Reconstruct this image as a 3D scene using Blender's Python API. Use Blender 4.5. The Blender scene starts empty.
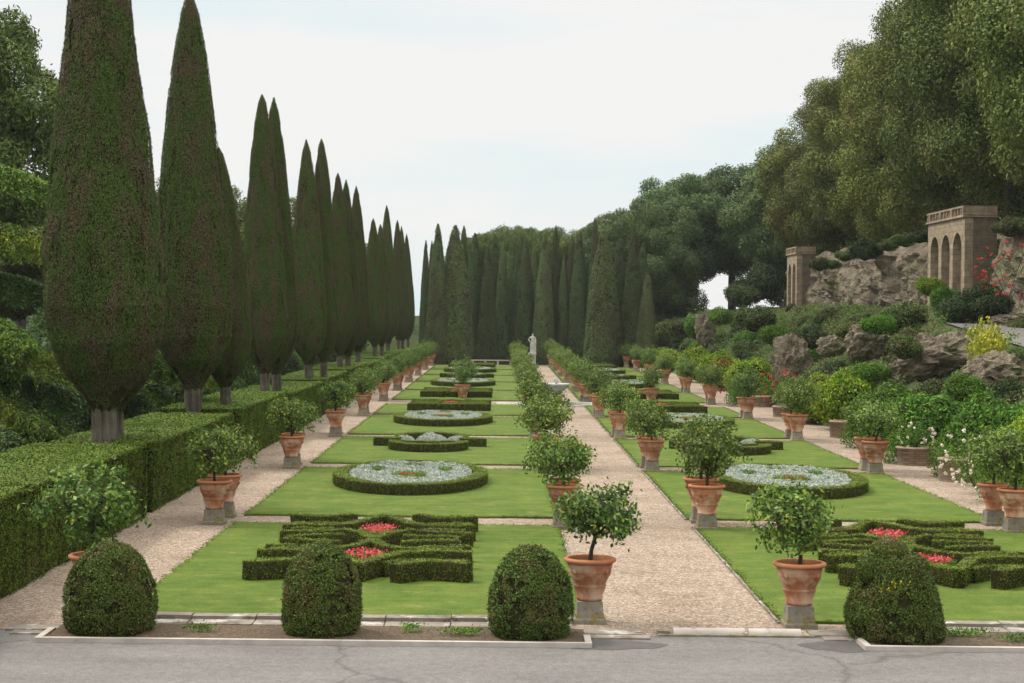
import bpy, math, random
import numpy as np
from mathutils import Vector, Matrix

S = bpy.context.scene
COL = S.collection
R = math.radians

# ------------------------------------------------------------------ camera
cam_d = bpy.data.cameras.new('camera'); cam = bpy.data.objects.new('camera', cam_d); COL.objects.link(cam)
cam_d.sensor_width = 36.0; cam_d.lens = 36.0*1800/1024
cam_d.shift_x = 11/1024; cam_d.shift_y = -27.5/1024
cam_d.clip_start = 0.5; cam_d.clip_end = 6000
cam.matrix_world = Matrix.Translation((0, 0, 5.0)) @ Matrix.Rotation(R(90), 4, 'X') @ Matrix.Rotation(R(0.6), 4, 'Z')
S.camera = cam

# ------------------------------------------------------------------ world: thinly overcast sky
SUN_EL, SUN_AZ = R(52), R(-62)          # azimuth from +Y towards +X
w = bpy.data.worlds.new('World'); S.world = w; w.use_nodes = True
nt = w.node_tree; N = nt.nodes; L = nt.links
N.clear()
out = N.new('ShaderNodeOutputWorld'); bg = N.new('ShaderNodeBackground'); L.new(bg.outputs[0], out.inputs[0])
sky = N.new('ShaderNodeTexSky'); sky.sky_type = 'NISHITA'; sky.sun_disc = False
sky.sun_elevation = SUN_EL; sky.sun_rotation = SUN_AZ; sky.air_density = 1.2; sky.dust_density = 2.0
skm = N.new('ShaderNodeVectorMath'); skm.operation = 'SCALE'; skm.inputs['Scale'].default_value = 0.10
L.new(sky.outputs[0], skm.inputs[0])
tc = N.new('ShaderNodeTexCoord'); mp = N.new('ShaderNodeMapping'); mp.inputs['Scale'].default_value = (1.0, 1.0, 5.0)
mp.inputs['Location'].default_value = (0.35, 0.6, 0.3)
L.new(tc.outputs['Generated'], mp.inputs[0])
cn = N.new('ShaderNodeTexNoise'); cn.inputs['Scale'].default_value = 2.6; cn.inputs['Detail'].default_value = 5; cn.inputs['Roughness'].default_value = 0.5
L.new(mp.outputs[0], cn.inputs['Vector'])
cr = N.new('ShaderNodeValToRGB'); cr.color_ramp.elements[0].position = 0.36; cr.color_ramp.elements[1].position = 0.56
cr.color_ramp.elements[0].color = (0.68, 0.81, 0.835, 1); cr.color_ramp.elements[1].color = (0.845, 0.84, 0.832, 1)
L.new(cn.outputs['Fac'], cr.inputs[0])
sx = N.new('ShaderNodeSeparateXYZ'); L.new(tc.outputs['Generated'], sx.inputs[0])
mr = N.new('ShaderNodeMapRange'); mr.interpolation_type = 'SMOOTHSTEP'
mr.inputs['From Min'].default_value = 0.18; mr.inputs['From Max'].default_value = 0.95
mr.inputs['To Min'].default_value = 1.0; mr.inputs['To Max'].default_value = 3.0
L.new(sx.outputs['Z'], mr.inputs['Value'])
vs = N.new('ShaderNodeVectorMath'); vs.operation = 'SCALE'; L.new(cr.outputs[0], vs.inputs[0]); L.new(mr.outputs[0], vs.inputs['Scale'])
mx = N.new('ShaderNodeMix'); mx.data_type = 'RGBA'; mx.inputs['Factor'].default_value = 0.96
L.new(skm.outputs[0], mx.inputs[6]); 
wz = N.new('ShaderNodeMix'); wz.data_type = 'RGBA'; wz.blend_type = 'MULTIPLY'
m3 = N.new('ShaderNodeMapRange'); m3.inputs['From Min'].default_value = 0.18; m3.inputs['From Max'].default_value = 0.5; L.new(sx.outputs['Z'], m3.inputs['Value'])
L.new(m3.outputs[0], wz.inputs[0]); L.new(vs.outputs[0], wz.inputs[6]); wz.inputs[7].default_value = (1.05, 0.98, 0.88, 1); L.new(wz.outputs[2], mx.inputs[7])
L.new(mx.outputs[2], bg.inputs['Color']); bg.inputs['Strength'].default_value = 1.0

sd = bpy.data.lights.new('sun', 'SUN'); sd.energy = 2.7; sd.angle = R(11); sd.color = (1.0, 0.93, 0.80)
so = bpy.data.objects.new('sun', sd); COL.objects.link(so)
sdir = Vector((math.sin(SUN_AZ)*math.cos(SUN_EL), math.cos(SUN_AZ)*math.cos(SUN_EL), math.sin(SUN_EL)))
so.rotation_euler = sdir.to_track_quat('Z', 'Y').to_euler(); so.location = (-40, 40, 60)
S.view_settings.view_transform = 'Standard'; S.view_settings.look = 'None'
S.view_settings.exposure = 0.12; S.view_settings.gamma = 1.0
S.cycles.max_bounces = 6; S.cycles.transparent_max_bounces = 4; S.cycles.diffuse_bounces = 3

# ------------------------------------------------------------------ numpy helpers
def rg(seed): return np.random.default_rng(seed)

def _h(ix, iy, iz, s):
    n = (ix*73856093) ^ (iy*19349663) ^ (iz*83492791) ^ (s*2654435761 & 0xffffffff)
    n = (n ^ (n >> 13)) * 1274126177 & 0xffffffff
    n = (n ^ (n >> 16)) & 0xffffff
    return n/float(0xffffff)

def vn(p, scale=1.0, seed=1):
    p = np.asarray(p, dtype=float)*scale
    i = np.floor(p).astype(np.int64); f = p-i; f = f*f*(3-2*f)
    i = i+1000
    o = 0
    for a in (0, 1):
        for b in (0, 1):
            for c in (0, 1):
                wgt = (f[:, 0] if a else 1-f[:, 0])*(f[:, 1] if b else 1-f[:, 1])*(f[:, 2] if c else 1-f[:, 2])
                o = o+wgt*_h(i[:, 0]+a, i[:, 1]+b, i[:, 2]+c, seed)
    return o

def fbm(p, scale=1.0, seed=1, octv=4, gain=0.5):
    o = 0; a = 1; t = 0
    for k in range(octv):
        o = o+a*vn(p, scale*2**k, seed+k*7); t += a; a *= gain
    return o/t

def unit(v): return v/np.maximum(np.linalg.norm(v, axis=-1, keepdims=True), 1e-9)

class MB:
    """collects polygons of one mesh object"""
    def __init__(s): s.V = []; s.Ls = []; s.Lt = []; s.Mi = []; s.Sm = []; s.n = 0
    def quads(s, Q, mi=0, smooth=False):
        Q = np.asarray(Q, float); n = len(Q)
        if n == 0: return
        s.V.append(Q.reshape(-1, 3)); s.Ls.append(np.arange(n*4)+s.n); s.Lt.append(np.full(n, 4))
        s.Mi.append(np.full(n, mi)); s.Sm.append(np.full(n, smooth)); s.n += n*4
    def poly(s, V, F, mi=0, smooth=False):
        V = np.asarray(V, float).reshape(-1, 3)
        s.V.append(V)
        if isinstance(F, np.ndarray):
            s.Ls.append(F.reshape(-1)+s.n); s.Lt.append(np.full(len(F), F.shape[1]))
        else:
            s.Ls.append(np.array([i for f in F for i in f])+s.n); s.Lt.append(np.array([len(f) for f in F]))
        s.Mi.append(np.full(len(F), mi)); s.Sm.append(np.full(len(F), smooth)); s.n += len(V)
    def box(s, x0, x1, y0, y1, z0, z1, mi=0):
        V = [(x0,y0,z0),(x1,y0,z0),(x1,y1,z0),(x0,y1,z0),(x0,y0,z1),(x1,y0,z1),(x1,y1,z1),(x0,y1,z1)]
        s.poly(V, [(0,3,2,1),(4,5,6,7),(0,1,5,4),(1,2,6,5),(2,3,7,6),(3,0,4,7)], mi)
    def grid(s, G, mi=0, smooth=True, wrap=False):
        """G (a,b,3) grid of points"""
        a, b = G.shape[:2]
        idx = np.arange(a*b).reshape(a, b)
        if wrap: idx = np.concatenate([idx, idx[:, :1]], 1)
        F = np.stack([idx[:-1, :-1], idx[:-1, 1:], idx[1:, 1:], idx[1:, :-1]], -1).reshape(-1, 4)
        s.poly(G.reshape(-1, 3), F, mi, smooth)
    def lathe(s, prof, seg=24, mi=0, c=(0, 0, 0), cap=True, dr=None):
        pr = np.array(prof, float); th = np.linspace(0, 2*math.pi, seg, endpoint=False)
        r = pr[:, 0][:, None]*np.ones(seg); z = pr[:, 1][:, None]*np.ones(seg)
        if dr is not None: r = r+dr(th[None, :], z, r)
        G = np.stack([c[0]+r*np.cos(th), c[1]+r*np.sin(th), c[2]+z], -1)
        s.grid(G, mi, True, True)
    def tube(s, pts, rad, seg=7, mi=0, cap=True):
        pts = np.array(pts, float); rad = np.broadcast_to(np.array(rad, float), (len(pts),))
        T = np.gradient(pts, axis=0); T = unit(T)
        up = np.array([0.31, 0.22, 0.92]); A = unit(np.cross(T, up)); B = np.cross(T, A)
        th = np.linspace(0, 2*math.pi, seg, endpoint=False)
        G = pts[:, None]+rad[:, None, None]*(np.cos(th)[None, :, None]*A[:, None]+np.sin(th)[None, :, None]*B[:, None])
        s.grid(G, mi, True, True)
        if cap:
            s.poly(G[-1], [tuple(range(seg))], mi, True); s.poly(G[0], [tuple(range(seg))[::-1]], mi, True)
    def ball(s, c, r, mi=0, seg=8, rings=5, noise=0, seed=1):
        th = np.linspace(0, 2*math.pi, seg, endpoint=False); ph = np.linspace(0.02, math.pi-0.02, rings+1)
        r = np.broadcast_to(np.array(r, float), (3,))
        D = np.stack([np.sin(ph)[:, None]*np.cos(th), np.sin(ph)[:, None]*np.sin(th), np.cos(ph)[:, None]*np.ones(seg)], -1)
        G = D*r
        if noise:
            G = G*(1+noise*(vn((D+seed*3.1).reshape(-1, 3), 2.2, seed).reshape(G.shape[:2])[..., None]-0.5))
        s.grid(G[::-1]+np.array(c), mi, True, True)
    def build(s, name, mats, parent=None, loc=None):
        me = bpy.data.meshes.new(name)
        V = np.concatenate(s.V); Ls = np.concatenate(s.Ls); Lt = np.concatenate(s.Lt)
        me.vertices.add(len(V)); me.vertices.foreach_set('co', V.astype(np.float32).ravel())
        me.loops.add(len(Ls)); me.loops.foreach_set('vertex_index', Ls.astype(np.int32))
        me.polygons.add(len(Lt)); st = np.concatenate([[0], np.cumsum(Lt)[:-1]])
        me.polygons.foreach_set('loop_start', st.astype(np.int32))
        try: me.polygons.foreach_set('loop_total', Lt.astype(np.int32))
        except Exception: pass
        if not isinstance(mats, (list, tuple)): mats = [mats]
        for m in mats: me.materials.append(m)
        me.polygons.foreach_set('material_index', np.concatenate(s.Mi).astype(np.int32))
        me.polygons.foreach_set('use_smooth', np.concatenate(s.Sm).astype(bool))
        me.update(calc_edges=True)
        o = bpy.data.objects.new(name, me); COL.objects.link(o)
        if parent is not None: o.parent = parent
        if loc is not None: o.location = loc
        return o

def leafq(P, Nn, ln, wd, rng, tilt=0.8, T=None, tj=0.5):
    """rhombus leaves at P facing roughly Nn; T = preferred long direction"""
    n = len(P)
    nn = unit(Nn+tilt*rng.normal(size=(n, 3)))
    t = rng.normal(size=(n, 3)) if T is None else np.broadcast_to(T, (n, 3))+tj*rng.normal(size=(n, 3))
    t = unit(t-nn*np.sum(t*nn, 1, keepdims=True)); b = np.cross(nn, t)
    ln = (np.broadcast_to(ln, (n,))*rng.uniform(0.7, 1.25, n))[:, None]/2; wd = (np.broadcast_to(wd, (n,))*rng.uniform(0.75, 1.2, n))[:, None]/2
    return np.stack([P-t*ln, P+b*wd-t*ln*0.1, P+t*ln, P-b*wd-t*ln*0.1], 1)

def tag(o, label=None, cat=None, group=None, kind=None):
    if label: o['label'] = label
    if cat: o['category'] = cat
    if group: o['group'] = group
    if kind: o['kind'] = kind
    return o

def thing(name, label, cat, loc=(0, 0, 0), rz=0, group=None, scale=(1, 1, 1)):
    o = bpy.data.objects.new(name, None); COL.objects.link(o); o.empty_display_size = 0.3
    o.location = loc; o.rotation_euler = (0, 0, rz); o.scale = scale
    return tag(o, label, cat, group)

def dup(root, label, loc, rz=0, scale=None, group=None, cat=None):
    def cp(o, parent):
        c = o.copy(); COL.objects.link(c); c.parent = parent
        for k in [x for x in CH.get(o.name, [])]: cp(k, c)
        return c
    c = cp(root, None); c.location = loc; c.rotation_euler = (0, 0, rz)
    if scale is not None: c.scale = scale
    c['label'] = label
    if group: c['group'] = group
    if cat: c['category'] = cat
    return c
CH = {}
def reg(root):
    """remember children of a prototype so copies are quick"""
    def walk(o):
        CH[o.name] = list(o.children)
        for k in o.children: walk(k)
    walk(root)

ORD = ['first', 'second', 'third', 'fourth', 'fifth', 'sixth', 'seventh', 'eighth', 'ninth', 'tenth', 'eleventh', 'twelfth',
       'thirteenth', 'fourteenth', 'fifteenth', 'sixteenth', 'seventeenth', 'eighteenth', 'nineteenth', 'twentieth',
       'twenty-first', 'twenty-second', 'twenty-third', 'twenty-fourth', 'twenty-fifth', 'twenty-sixth', 'twenty-seventh', 'twenty-eighth', 'twenty-ninth', 'thirtieth']

# ------------------------------------------------------------------ materials
def _new(name):
    m = bpy.data.materials.new(name); m.use_nodes = True; m.node_tree.nodes.clear()
    return m, m.node_tree.nodes, m.node_tree.links

def ramp(Nn, stops):
    r = Nn.new('ShaderNodeValToRGB'); e = r.color_ramp.elements
    while len(e) < len(stops): e.new(0.5)
    for k, (p, c) in enumerate(stops):
        e[k].position = p; e[k].color = (*c, 1)
    return r

def leaf_mat(name, stops, patch=None, patch_scale=(1, 1, 1), ps=1.5, pr=(0.45, 0.62), vary=0.25, rough=0.65, trans=0.25, spec=0.15):
    m, Nn, Ll = _new(name)
    o = Nn.new('ShaderNodeOutputMaterial'); b = Nn.new('ShaderNodeBsdfPrincipled')
    g = Nn.new('ShaderNodeNewGeometry'); r = ramp(Nn, stops); Ll.new(g.outputs['Random Per Island'], r.inputs[0])
    c = r.outputs[0]
    t = Nn.new('ShaderNodeTexCoord'); oi = Nn.new('ShaderNodeObjectInfo')
    if patch:
        mpn = Nn.new('ShaderNodeMapping'); mpn.inputs['Scale'].default_value = patch_scale
        Ll.new(t.outputs['Object'], mpn.inputs[0])
        ad = Nn.new('ShaderNodeVectorMath'); ad.operation = 'ADD'
        Ll.new(mpn.outputs[0], ad.inputs[0])
        sc = Nn.new('ShaderNodeVectorMath'); sc.operation = 'SCALE'; sc.inputs[0].default_value = (17, 23, 31); Ll.new(oi.outputs['Random'], sc.inputs['Scale'])
        Ll.new(sc.outputs[0], ad.inputs[1])
        n = Nn.new('ShaderNodeTexNoise'); n.inputs['Scale'].default_value = ps; n.inputs['Detail'].default_value = 4; n.inputs['Roughness'].default_value = 0.65
        Ll.new(ad.outputs[0], n.inputs['Vector'])
        pm = ramp(Nn, [(pr[0], (0, 0, 0)), (pr[1], (1, 1, 1))]); Ll.new(n.outputs['Fac'], pm.inputs[0])
        x = Nn.new('ShaderNodeMix'); x.data_type = 'RGBA'; Ll.new(pm.outputs[0], x.inputs[0]); Ll.new(c, x.inputs[6])
        r2 = ramp(Nn, patch); Ll.new(g.outputs['Random Per Island'], r2.inputs[0]); Ll.new(r2.outputs[0], x.inputs[7])
        c = x.outputs[2]
    hs = Nn.new('ShaderNodeHueSaturation'); Ll.new(c, hs.inputs['Color'])
    mr1 = Nn.new('ShaderNodeMapRange'); mr1.inputs['To Min'].default_value = 1-vary; mr1.inputs['To Max'].default_value = 1+vary
    Ll.new(oi.outputs['Random'], mr1.inputs[0]); Ll.new(mr1.outputs[0], hs.inputs['Value'])
    mr2 = Nn.new('ShaderNodeMapRange'); mr2.inputs['To Min'].default_value = 0.5-vary*0.07; mr2.inputs['To Max'].default_value = 0.5+vary*0.07
    ml = Nn.new('ShaderNodeMath'); ml.operation = 'MULTIPLY'; ml.inputs[1].default_value = 7.31; fr = Nn.new('ShaderNodeMath'); fr.operation = 'FRACT'
    Ll.new(oi.outputs['Random'], ml.inputs[0]); Ll.new(ml.outputs[0], fr.inputs[0]); Ll.new(fr.outputs[0], mr2.inputs[0]); Ll.new(mr2.outputs[0], hs.inputs['Hue'])
    c = hs.outputs[0]
    Ll.new(c, b.inputs['Base Color']); b.inputs['Roughness'].default_value = rough; b.inputs['Specular IOR Level'].default_value = spec
    if trans > 0:
        tr = Nn.new('ShaderNodeBsdfTranslucent'); Ll.new(c, tr.inputs[0]); ms = Nn.new('ShaderNodeMixShader'); ms.inputs[0].default_value = trans
        Ll.new(b.outputs[0], ms.inputs[1]); Ll.new(tr.outputs[0], ms.inputs[2]); Ll.new(ms.outputs[0], o.inputs[0])
    else: Ll.new(b.outputs[0], o.inputs[0])
    return m

def solid_mat(name, layers, bump=None, rough=0.85, spec=0.3, coords='Object', vary=0.0, metal=0):
    """layers: list of (noise scale, detail, [stops], factor-lo, factor-hi) mixed one over the other; first is base"""
    m, Nn, Ll = _new(name)
    o = Nn.new('ShaderNodeOutputMaterial'); b = Nn.new('ShaderNodeBsdfPrincipled'); Ll.new(b.outputs[0], o.inputs[0])
    t = Nn.new('ShaderNodeTexCoord'); c = None
    for k, ly in enumerate(layers):
        kind = ly.get('kind', 'noise')
        vec = t.outputs[coords]
        if 'map' in ly:
            mpn = Nn.new('ShaderNodeMapping'); mpn.inputs['Scale'].default_value = ly['map']; Ll.new(vec, mpn.inputs[0]); vec = mpn.outputs[0]
        if kind == 'noise':
            n = Nn.new('ShaderNodeTexNoise'); n.inputs['Detail'].default_value = ly.get('d', 4); n.inputs['Roughness'].default_value = ly.get('r', 0.6); fo = n.outputs['Fac']
        elif kind == 'cell':
            n = Nn.new('ShaderNodeTexVoronoi'); sp = Nn.new('ShaderNodeSeparateColor'); Ll.new(n.outputs['Color'], sp.inputs[0]); fo = sp.outputs[0]
        elif kind == 'crack':
            n = Nn.new('ShaderNodeTexVoronoi'); n.feature = 'DISTANCE_TO_EDGE'; fo = n.outputs['Distance']
            nn_ = Nn.new('ShaderNodeTexNoise'); nn_.inputs['Scale'].default_value = ly['s']*2.5; nn_.inputs['Detail'].default_value = 4; Ll.new(vec, nn_.inputs['Vector'])
            mm = Nn.new('ShaderNodeMix'); mm.data_type = 'VECTOR'; mm.inputs[0].default_value = ly.get('warp', 0.25); Ll.new(vec, mm.inputs[4]); Ll.new(nn_.outputs['Color'], mm.inputs[5]); vec = mm.outputs[1]
        n.inputs['Scale'].default_value = ly['s']; Ll.new(vec, n.inputs['Vector'])
        r = ramp(Nn, ly['c']); Ll.new(fo, r.inputs[0])
        if c is None: c = r.outputs[0]
        else:
            x = Nn.new('ShaderNodeMix'); x.data_type = 'RGBA'; x.blend_type = ly.get('blend', 'MIX')
            x.inputs[0].default_value = ly.get('f', 1.0)
            if 'mask' in ly:
                ms_, ml_, mh_ = ly['mask']
                n2 = Nn.new('ShaderNodeTexNoise'); n2.inputs['Scale'].default_value = ms_; n2.inputs['Detail'].default_value = 5; n2.inputs['Roughness'].default_value = 0.65; Ll.new(t.outputs[coords], n2.inputs['Vector'])
                r2 = ramp(Nn, [(ml_, (0, 0, 0)), (mh_, (1, 1, 1))]); Ll.new(n2.outputs['Fac'], r2.inputs[0]); Ll.new(r2.outputs[0], x.inputs[0])
            Ll.new(c, x.inputs[6]); Ll.new(r.outputs[0], x.inputs[7]); c = x.outputs[2]
    if vary:
        oi = Nn.new('ShaderNodeObjectInfo'); hs = Nn.new('ShaderNodeHueSaturation'); mr1 = Nn.new('ShaderNodeMapRange')
        mr1.inputs['To Min'].default_value = 1-vary; mr1.inputs['To Max'].default_value = 1+vary
        Ll.new(oi.outputs['Random'], mr1.inputs[0]); Ll.new(mr1.outputs[0], hs.inputs['Value']); Ll.new(c, hs.inputs['Color']); c = hs.outputs[0]
    Ll.new(c, b.inputs['Base Color']); b.inputs['Roughness'].default_value = rough; b.inputs['Specular IOR Level'].default_value = spec; b.inputs['Metallic'].default_value = metal
    if bump:
        bs, bd, bst = bump
        n = Nn.new('ShaderNodeTexNoise'); n.inputs['Scale'].default_value = bs; n.inputs['Detail'].default_value = 5; n.inputs['Roughness'].default_value = 0.7; Ll.new(t.outputs[coords], n.inputs['Vector'])
        bm_ = Nn.new('ShaderNodeBump'); bm_.inputs['Distance'].default_value = bd; bm_.inputs['Strength'].default_value = bst
        Ll.new(n.outputs['Fac'], bm_.inputs['Height']); Ll.new(bm_.outputs[0], b.inputs['Normal'])
    return m

M = {}
M['cypress'] = leaf_mat('cypress_leaf', [(0, (.034, .058, .013)), (.5, (.054, .088, .018)), (1, (.082, .122, .024))],
    patch=[(0, (.058, .048, .024)), (.5, (.088, .07, .038)), (1, (.12, .095, .055))], patch_scale=(1, 1, .5), ps=1.5, pr=(.45, .6), vary=.1, trans=0, rough=.8, spec=.15)
M['cypress_far'] = leaf_mat('cypress_far_leaf', [(0, (.05, .082, .03)), (.5, (.08, .125, .045)), (1, (.115, .17, .06))],
    patch=[(0, (.062, .06, .035)), (1, (.095, .085, .05))], patch_scale=(1, 1, .35), ps=.7, pr=(.42, .7), vary=.32, trans=0, rough=.8, spec=.15)
M['box'] = leaf_mat('box_leaf', [(0, (.04, .075, .006)), (.5, (.11, .175, .012)), (1, (.22, .29, .025))],
    patch=[(0, (.09, .09, .02)), (1, (.16, .15, .04))], ps=1.1, pr=(.5, .7), vary=.08, trans=.12, rough=.5)
M['hedge'] = leaf_mat('hedge_leaf', [(0, (.036, .07, .006)), (.5, (.08, .145, .01)), (1, (.15, .225, .02))],
    patch=[(0, (.09, .11, .022)), (1, (.14, .155, .035))], ps=.8, pr=(.5, .75), vary=.05, trans=.1, rough=.55)
M['topiary'] = leaf_mat('topiary_leaf', [(0, (.026, .05, .01)), (.5, (.066, .108, .018)), (1, (.15, .2, .035))],
    patch=[(0, (.07, .065, .02)), (1, (.15, .13, .04))], ps=2.2, pr=(.5, .64), vary=.12, trans=.1, rough=.45)
M['lemon'] = leaf_mat('lemon_leaf', [(0, (.036, .075, .012)), (.5, (.085, .15, .024)), (.85, (.17, .25, .04)), (1, (.36, .4, .07))], vary=.2, trans=.28, rough=.5, spec=.25)
M['lemon_light'] = leaf_mat('lemon_light_leaf', [(0, (.06, .11, .022)), (.6, (.13, .215, .042)), (1, (.24, .31, .075))], vary=.15, trans=.3, rough=.45)
M['bright'] = leaf_mat('bright_shrub_leaf', [(0, (.06, .13, .01)), (.6, (.17, .3, .02)), (1, (.34, .44, .035))], patch=[(0, (.14, .2, .015)), (1, (.36, .38, .04))], ps=1.0, pr=(.5, .72), vary=.12, trans=.25)
M['mid'] = leaf_mat('green_shrub_leaf', [(0, (.03, .08, .01)), (.6, (.08, .18, .018)), (1, (.16, .28, .03))], vary=.2, trans=.2)
M['scrub'] = leaf_mat('scrub_leaf', [(0, (.03, .06, .012)), (.6, (.075, .125, .03)), (1, (.15, .2, .055))], patch=[(0, (.07, .065, .03)), (1, (.13, .12, .06))], ps=.9, pr=(.45, .7), vary=.28, trans=.15, rough=.65)
M['scrub_mix'] = leaf_mat('scrub_mix_leaf', [(0, (.03, .065, .012)), (.6, (.075, .15, .028)), (1, (.15, .23, .05))], patch=[(0, (.08, .07, .03)), (1, (.19, .16, .08))], ps=.35, pr=(.46, .62), vary=.05, trans=.15)
M['dark'] = leaf_mat('dark_shrub_leaf', [(0, (.015, .032, .012)), (.6, (.032, .06, .02)), (1, (.06, .1, .03))], vary=.2, trans=.1)
M['yellow'] = leaf_mat('yellow_shrub_leaf', [(0, (.14, .2, .02)), (.5, (.36, .36, .03)), (1, (.55, .5, .06))], vary=.05, trans=.25)
M['oak'] = leaf_mat('oak_leaf', [(0, (.042, .068, .014)), (.5, (.1, .138, .026)), (1, (.2, .235, .05))], patch=[(0, (.1, .085, .024)), (1, (.23, .19, .06))], ps=.28, pr=(.52, .74), vary=.28, trans=.12, rough=.6)
M['oak_green'] = leaf_mat('oak_green_leaf', [(0, (.036, .066, .022)), (.5, (.075, .122, .04)), (1, (.135, .19, .06))], vary=.2, trans=.12, rough=.6)
M['pine'] = leaf_mat('pine_needle', [(0, (.036, .06, .014)), (.5, (.085, .125, .026)), (1, (.16, .2, .045))], vary=.15, trans=.1, rough=.6)
M['cedar'] = leaf_mat('cedar_needle', [(0, (.05, .11, .022)), (.5, (.11, .21, .035)), (1, (.24, .34, .05))], patch=[(0, (.22, .28, .03)), (1, (.42, .44, .05))], ps=.5, pr=(.52, .7), vary=.1, trans=.2)
M['cedar_dark'] = leaf_mat('cedar_dark_needle', [(0, (.026, .06, .02)), (.5, (.06, .12, .03)), (1, (.12, .2, .045))], vary=.15, trans=.15)
M['silver'] = leaf_mat('silver_leaf', [(0, (.24, .275, .235)), (.5, (.36, .4, .36)), (1, (.52, .56, .52))], vary=.04, trans=.1, rough=.8)
M['pink'] = leaf_mat('pink_petal', [(0, (.5, .03, .06)), (.6, (.66, .06, .11)), (1, (.75, .16, .2))], vary=.03, trans=.2)
M['red'] = leaf_mat('red_petal', [(0, (.36, .02, .025)), (1, (.58, .08, .08))], vary=.03, trans=.2)
M['white'] = leaf_mat('cream_petal', [(0, (.6, .5, .38)), (1, (.8, .76, .68))], vary=.03, trans=.2)
M['twig_shade'] = solid_mat('inner_twig_shade', [dict(s=9, c=[(.3, (.016, .016, .007)), (.7, (.045, .04, .018))])], rough=1, spec=0)  # twig core, coloured near black to paint shade between the leaves
M['bark'] = solid_mat('bark', [dict(s=11, map=(1, 1, .12), c=[(.32, (.016, .012, .009)), (.68, (.12, .096, .073))]), dict(s=1.2, c=[(.4, (.06, .05, .035)), (.6, (.2, .19, .15))], f=.4)], bump=(14, .03, .8))
M['bark_dark'] = solid_mat('dark_bark', [dict(s=5, map=(1, 1, .3), c=[(.3, (.02, .016, .012)), (.7, (.07, .055, .045))])], bump=(14, .02, .8))
M['terracotta'] = solid_mat('terracotta', [dict(s=3, c=[(.3, (.27, .1, .05)), (.7, (.4, .17, .09))]),
    dict(s=5, c=[(.3, (.38, .25, .17)), (.7, (.48, .35, .26))], mask=(3.2, .42, .62)), dict(s=9, c=[(.3, (.1, .06, .045)), (.7, (.17, .11, .08))], mask=(2.1, .62, .78))], bump=(25, .012, .7), rough=.85, vary=.2)
M['terracotta_rim'] = solid_mat('terracotta_rim', [dict(s=3, c=[(.3, (.34, .11, .045)), (.7, (.44, .18, .08))]), dict(s=6, c=[(.3, (.3, .17, .1)), (.7, (.42, .27, .17))], mask=(4, .5, .72))], bump=(25, .006, .4), rough=.75, vary=.13)
M['soil'] = solid_mat('soil', [dict(s=14, c=[(.3, (.05, .035, .022)), (.7, (.14, .1, .07))]), dict(s=40, kind='cell', c=[(.6, (.08, .05, .03)), (1, (.26, .2, .15))], f=.45)], bump=(30, .03, 1.0), rough=.95)
M['plinth'] = solid_mat('plinth_stone', [dict(s=4, c=[(.3, (.14, .125, .105)), (.7, (.31, .285, .25))]), dict(s=7, c=[(.3, (.12, .1, .04)), (.7, (.22, .18, .07))], mask=(3.5, .47, .6)), dict(s=12, c=[(.3, (.05, .045, .04)), (.7, (.1, .09, .08))], mask=(5, .58, .7))], bump=(18, .02, .8), rough=.9, vary=.2)
M['marble'] = solid_mat('marble', [dict(s=2.5, c=[(.3, (.36, .36, .34)), (.7, (.6, .6, .58))]), dict(s=5, c=[(.3, (.15, .15, .14)), (.7, (.25, .25, .23))], mask=(3, .55, .75))], bump=(12, .01, .5), rough=.6)
M['stone_pale'] = solid_mat('pale_stone', [dict(s=3, c=[(.3, (.3, .29, .26)), (.7, (.46, .44, .41))]), dict(s=6, c=[(.3, (.12, .1, .08)), (.7, (.2, .17, .14))], mask=(2.2, .52, .64))], bump=(18, .015, .7), rough=.85)
M['ledge'] = solid_mat('ledge_stone', [dict(s=3, c=[(.3, (.16, .135, .115)), (.7, (.27, .235, .205))]), dict(s=6, c=[(.3, (.36, .34, .32)), (.7, (.46, .44, .42))], mask=(2.0, .55, .62)), dict(s=6, c=[(.3, (.08, .06, .045)), (.7, (.13, .1, .08))], mask=(3.1, .55, .65))], bump=(18, .02, .8), rough=.9)
M['kerb'] = solid_mat('white_kerb', [dict(s=3, c=[(.3, (.34, .30, .28)), (.7, (.46, .42, .39))]), dict(s=8, c=[(.3, (.2, .17, .14)), (.7, (.28, .24, .2))], mask=(5, .6, .72))], bump=(25, .005, .4), rough=.7)
M['dark_stone'] = solid_mat('dark_stone', [dict(s=4, c=[(.3, (.03, .03, .028)), (.7, (.08, .08, .07))])], bump=(18, .01, .5), rough=.7)
M['water'] = solid_mat('basin_water', [dict(s=4, c=[(.3, (.05, .07, .06)), (.7, (.08, .1, .09))])], rough=.05, spec=.5)
M['asphalt'] = solid_mat('asphalt', [dict(s=1.1, d=6, map=(.45, 1, 1), c=[(.3, (.128, .121, .124)), (.7, (.176, .166, .168))]), dict(s=55, kind='cell', c=[(0, (.5, .5, .5)), (.5, (.9, .9, .9)), (1, (1.5, 1.45, 1.42))], blend='MULTIPLY', f=.5),
    dict(s=.33, kind='crack', warp=.5, c=[(.0, (.5, .48, .46)), (.006, (.85, .85, .85)), (.014, (1, 1, 1))], blend='MULTIPLY', f=.7), dict(s=7, c=[(.35, (.7, .7, .7)), (.6, (1.1, 1.1, 1.1))], blend='MULTIPLY', f=.5)], bump=(60, .01, .6), rough=.9)
M['asphalt_dark'] = solid_mat('dark_asphalt', [dict(s=5, c=[(.3, (.075, .07, .072)), (.7, (.1, .095, .095))]), dict(s=60, kind='cell', c=[(0, (.6, .6, .6)), (1, (1.3, 1.3, 1.3))], blend='MULTIPLY', f=.5)], bump=(60, .01, .6), rough=.9)
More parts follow.
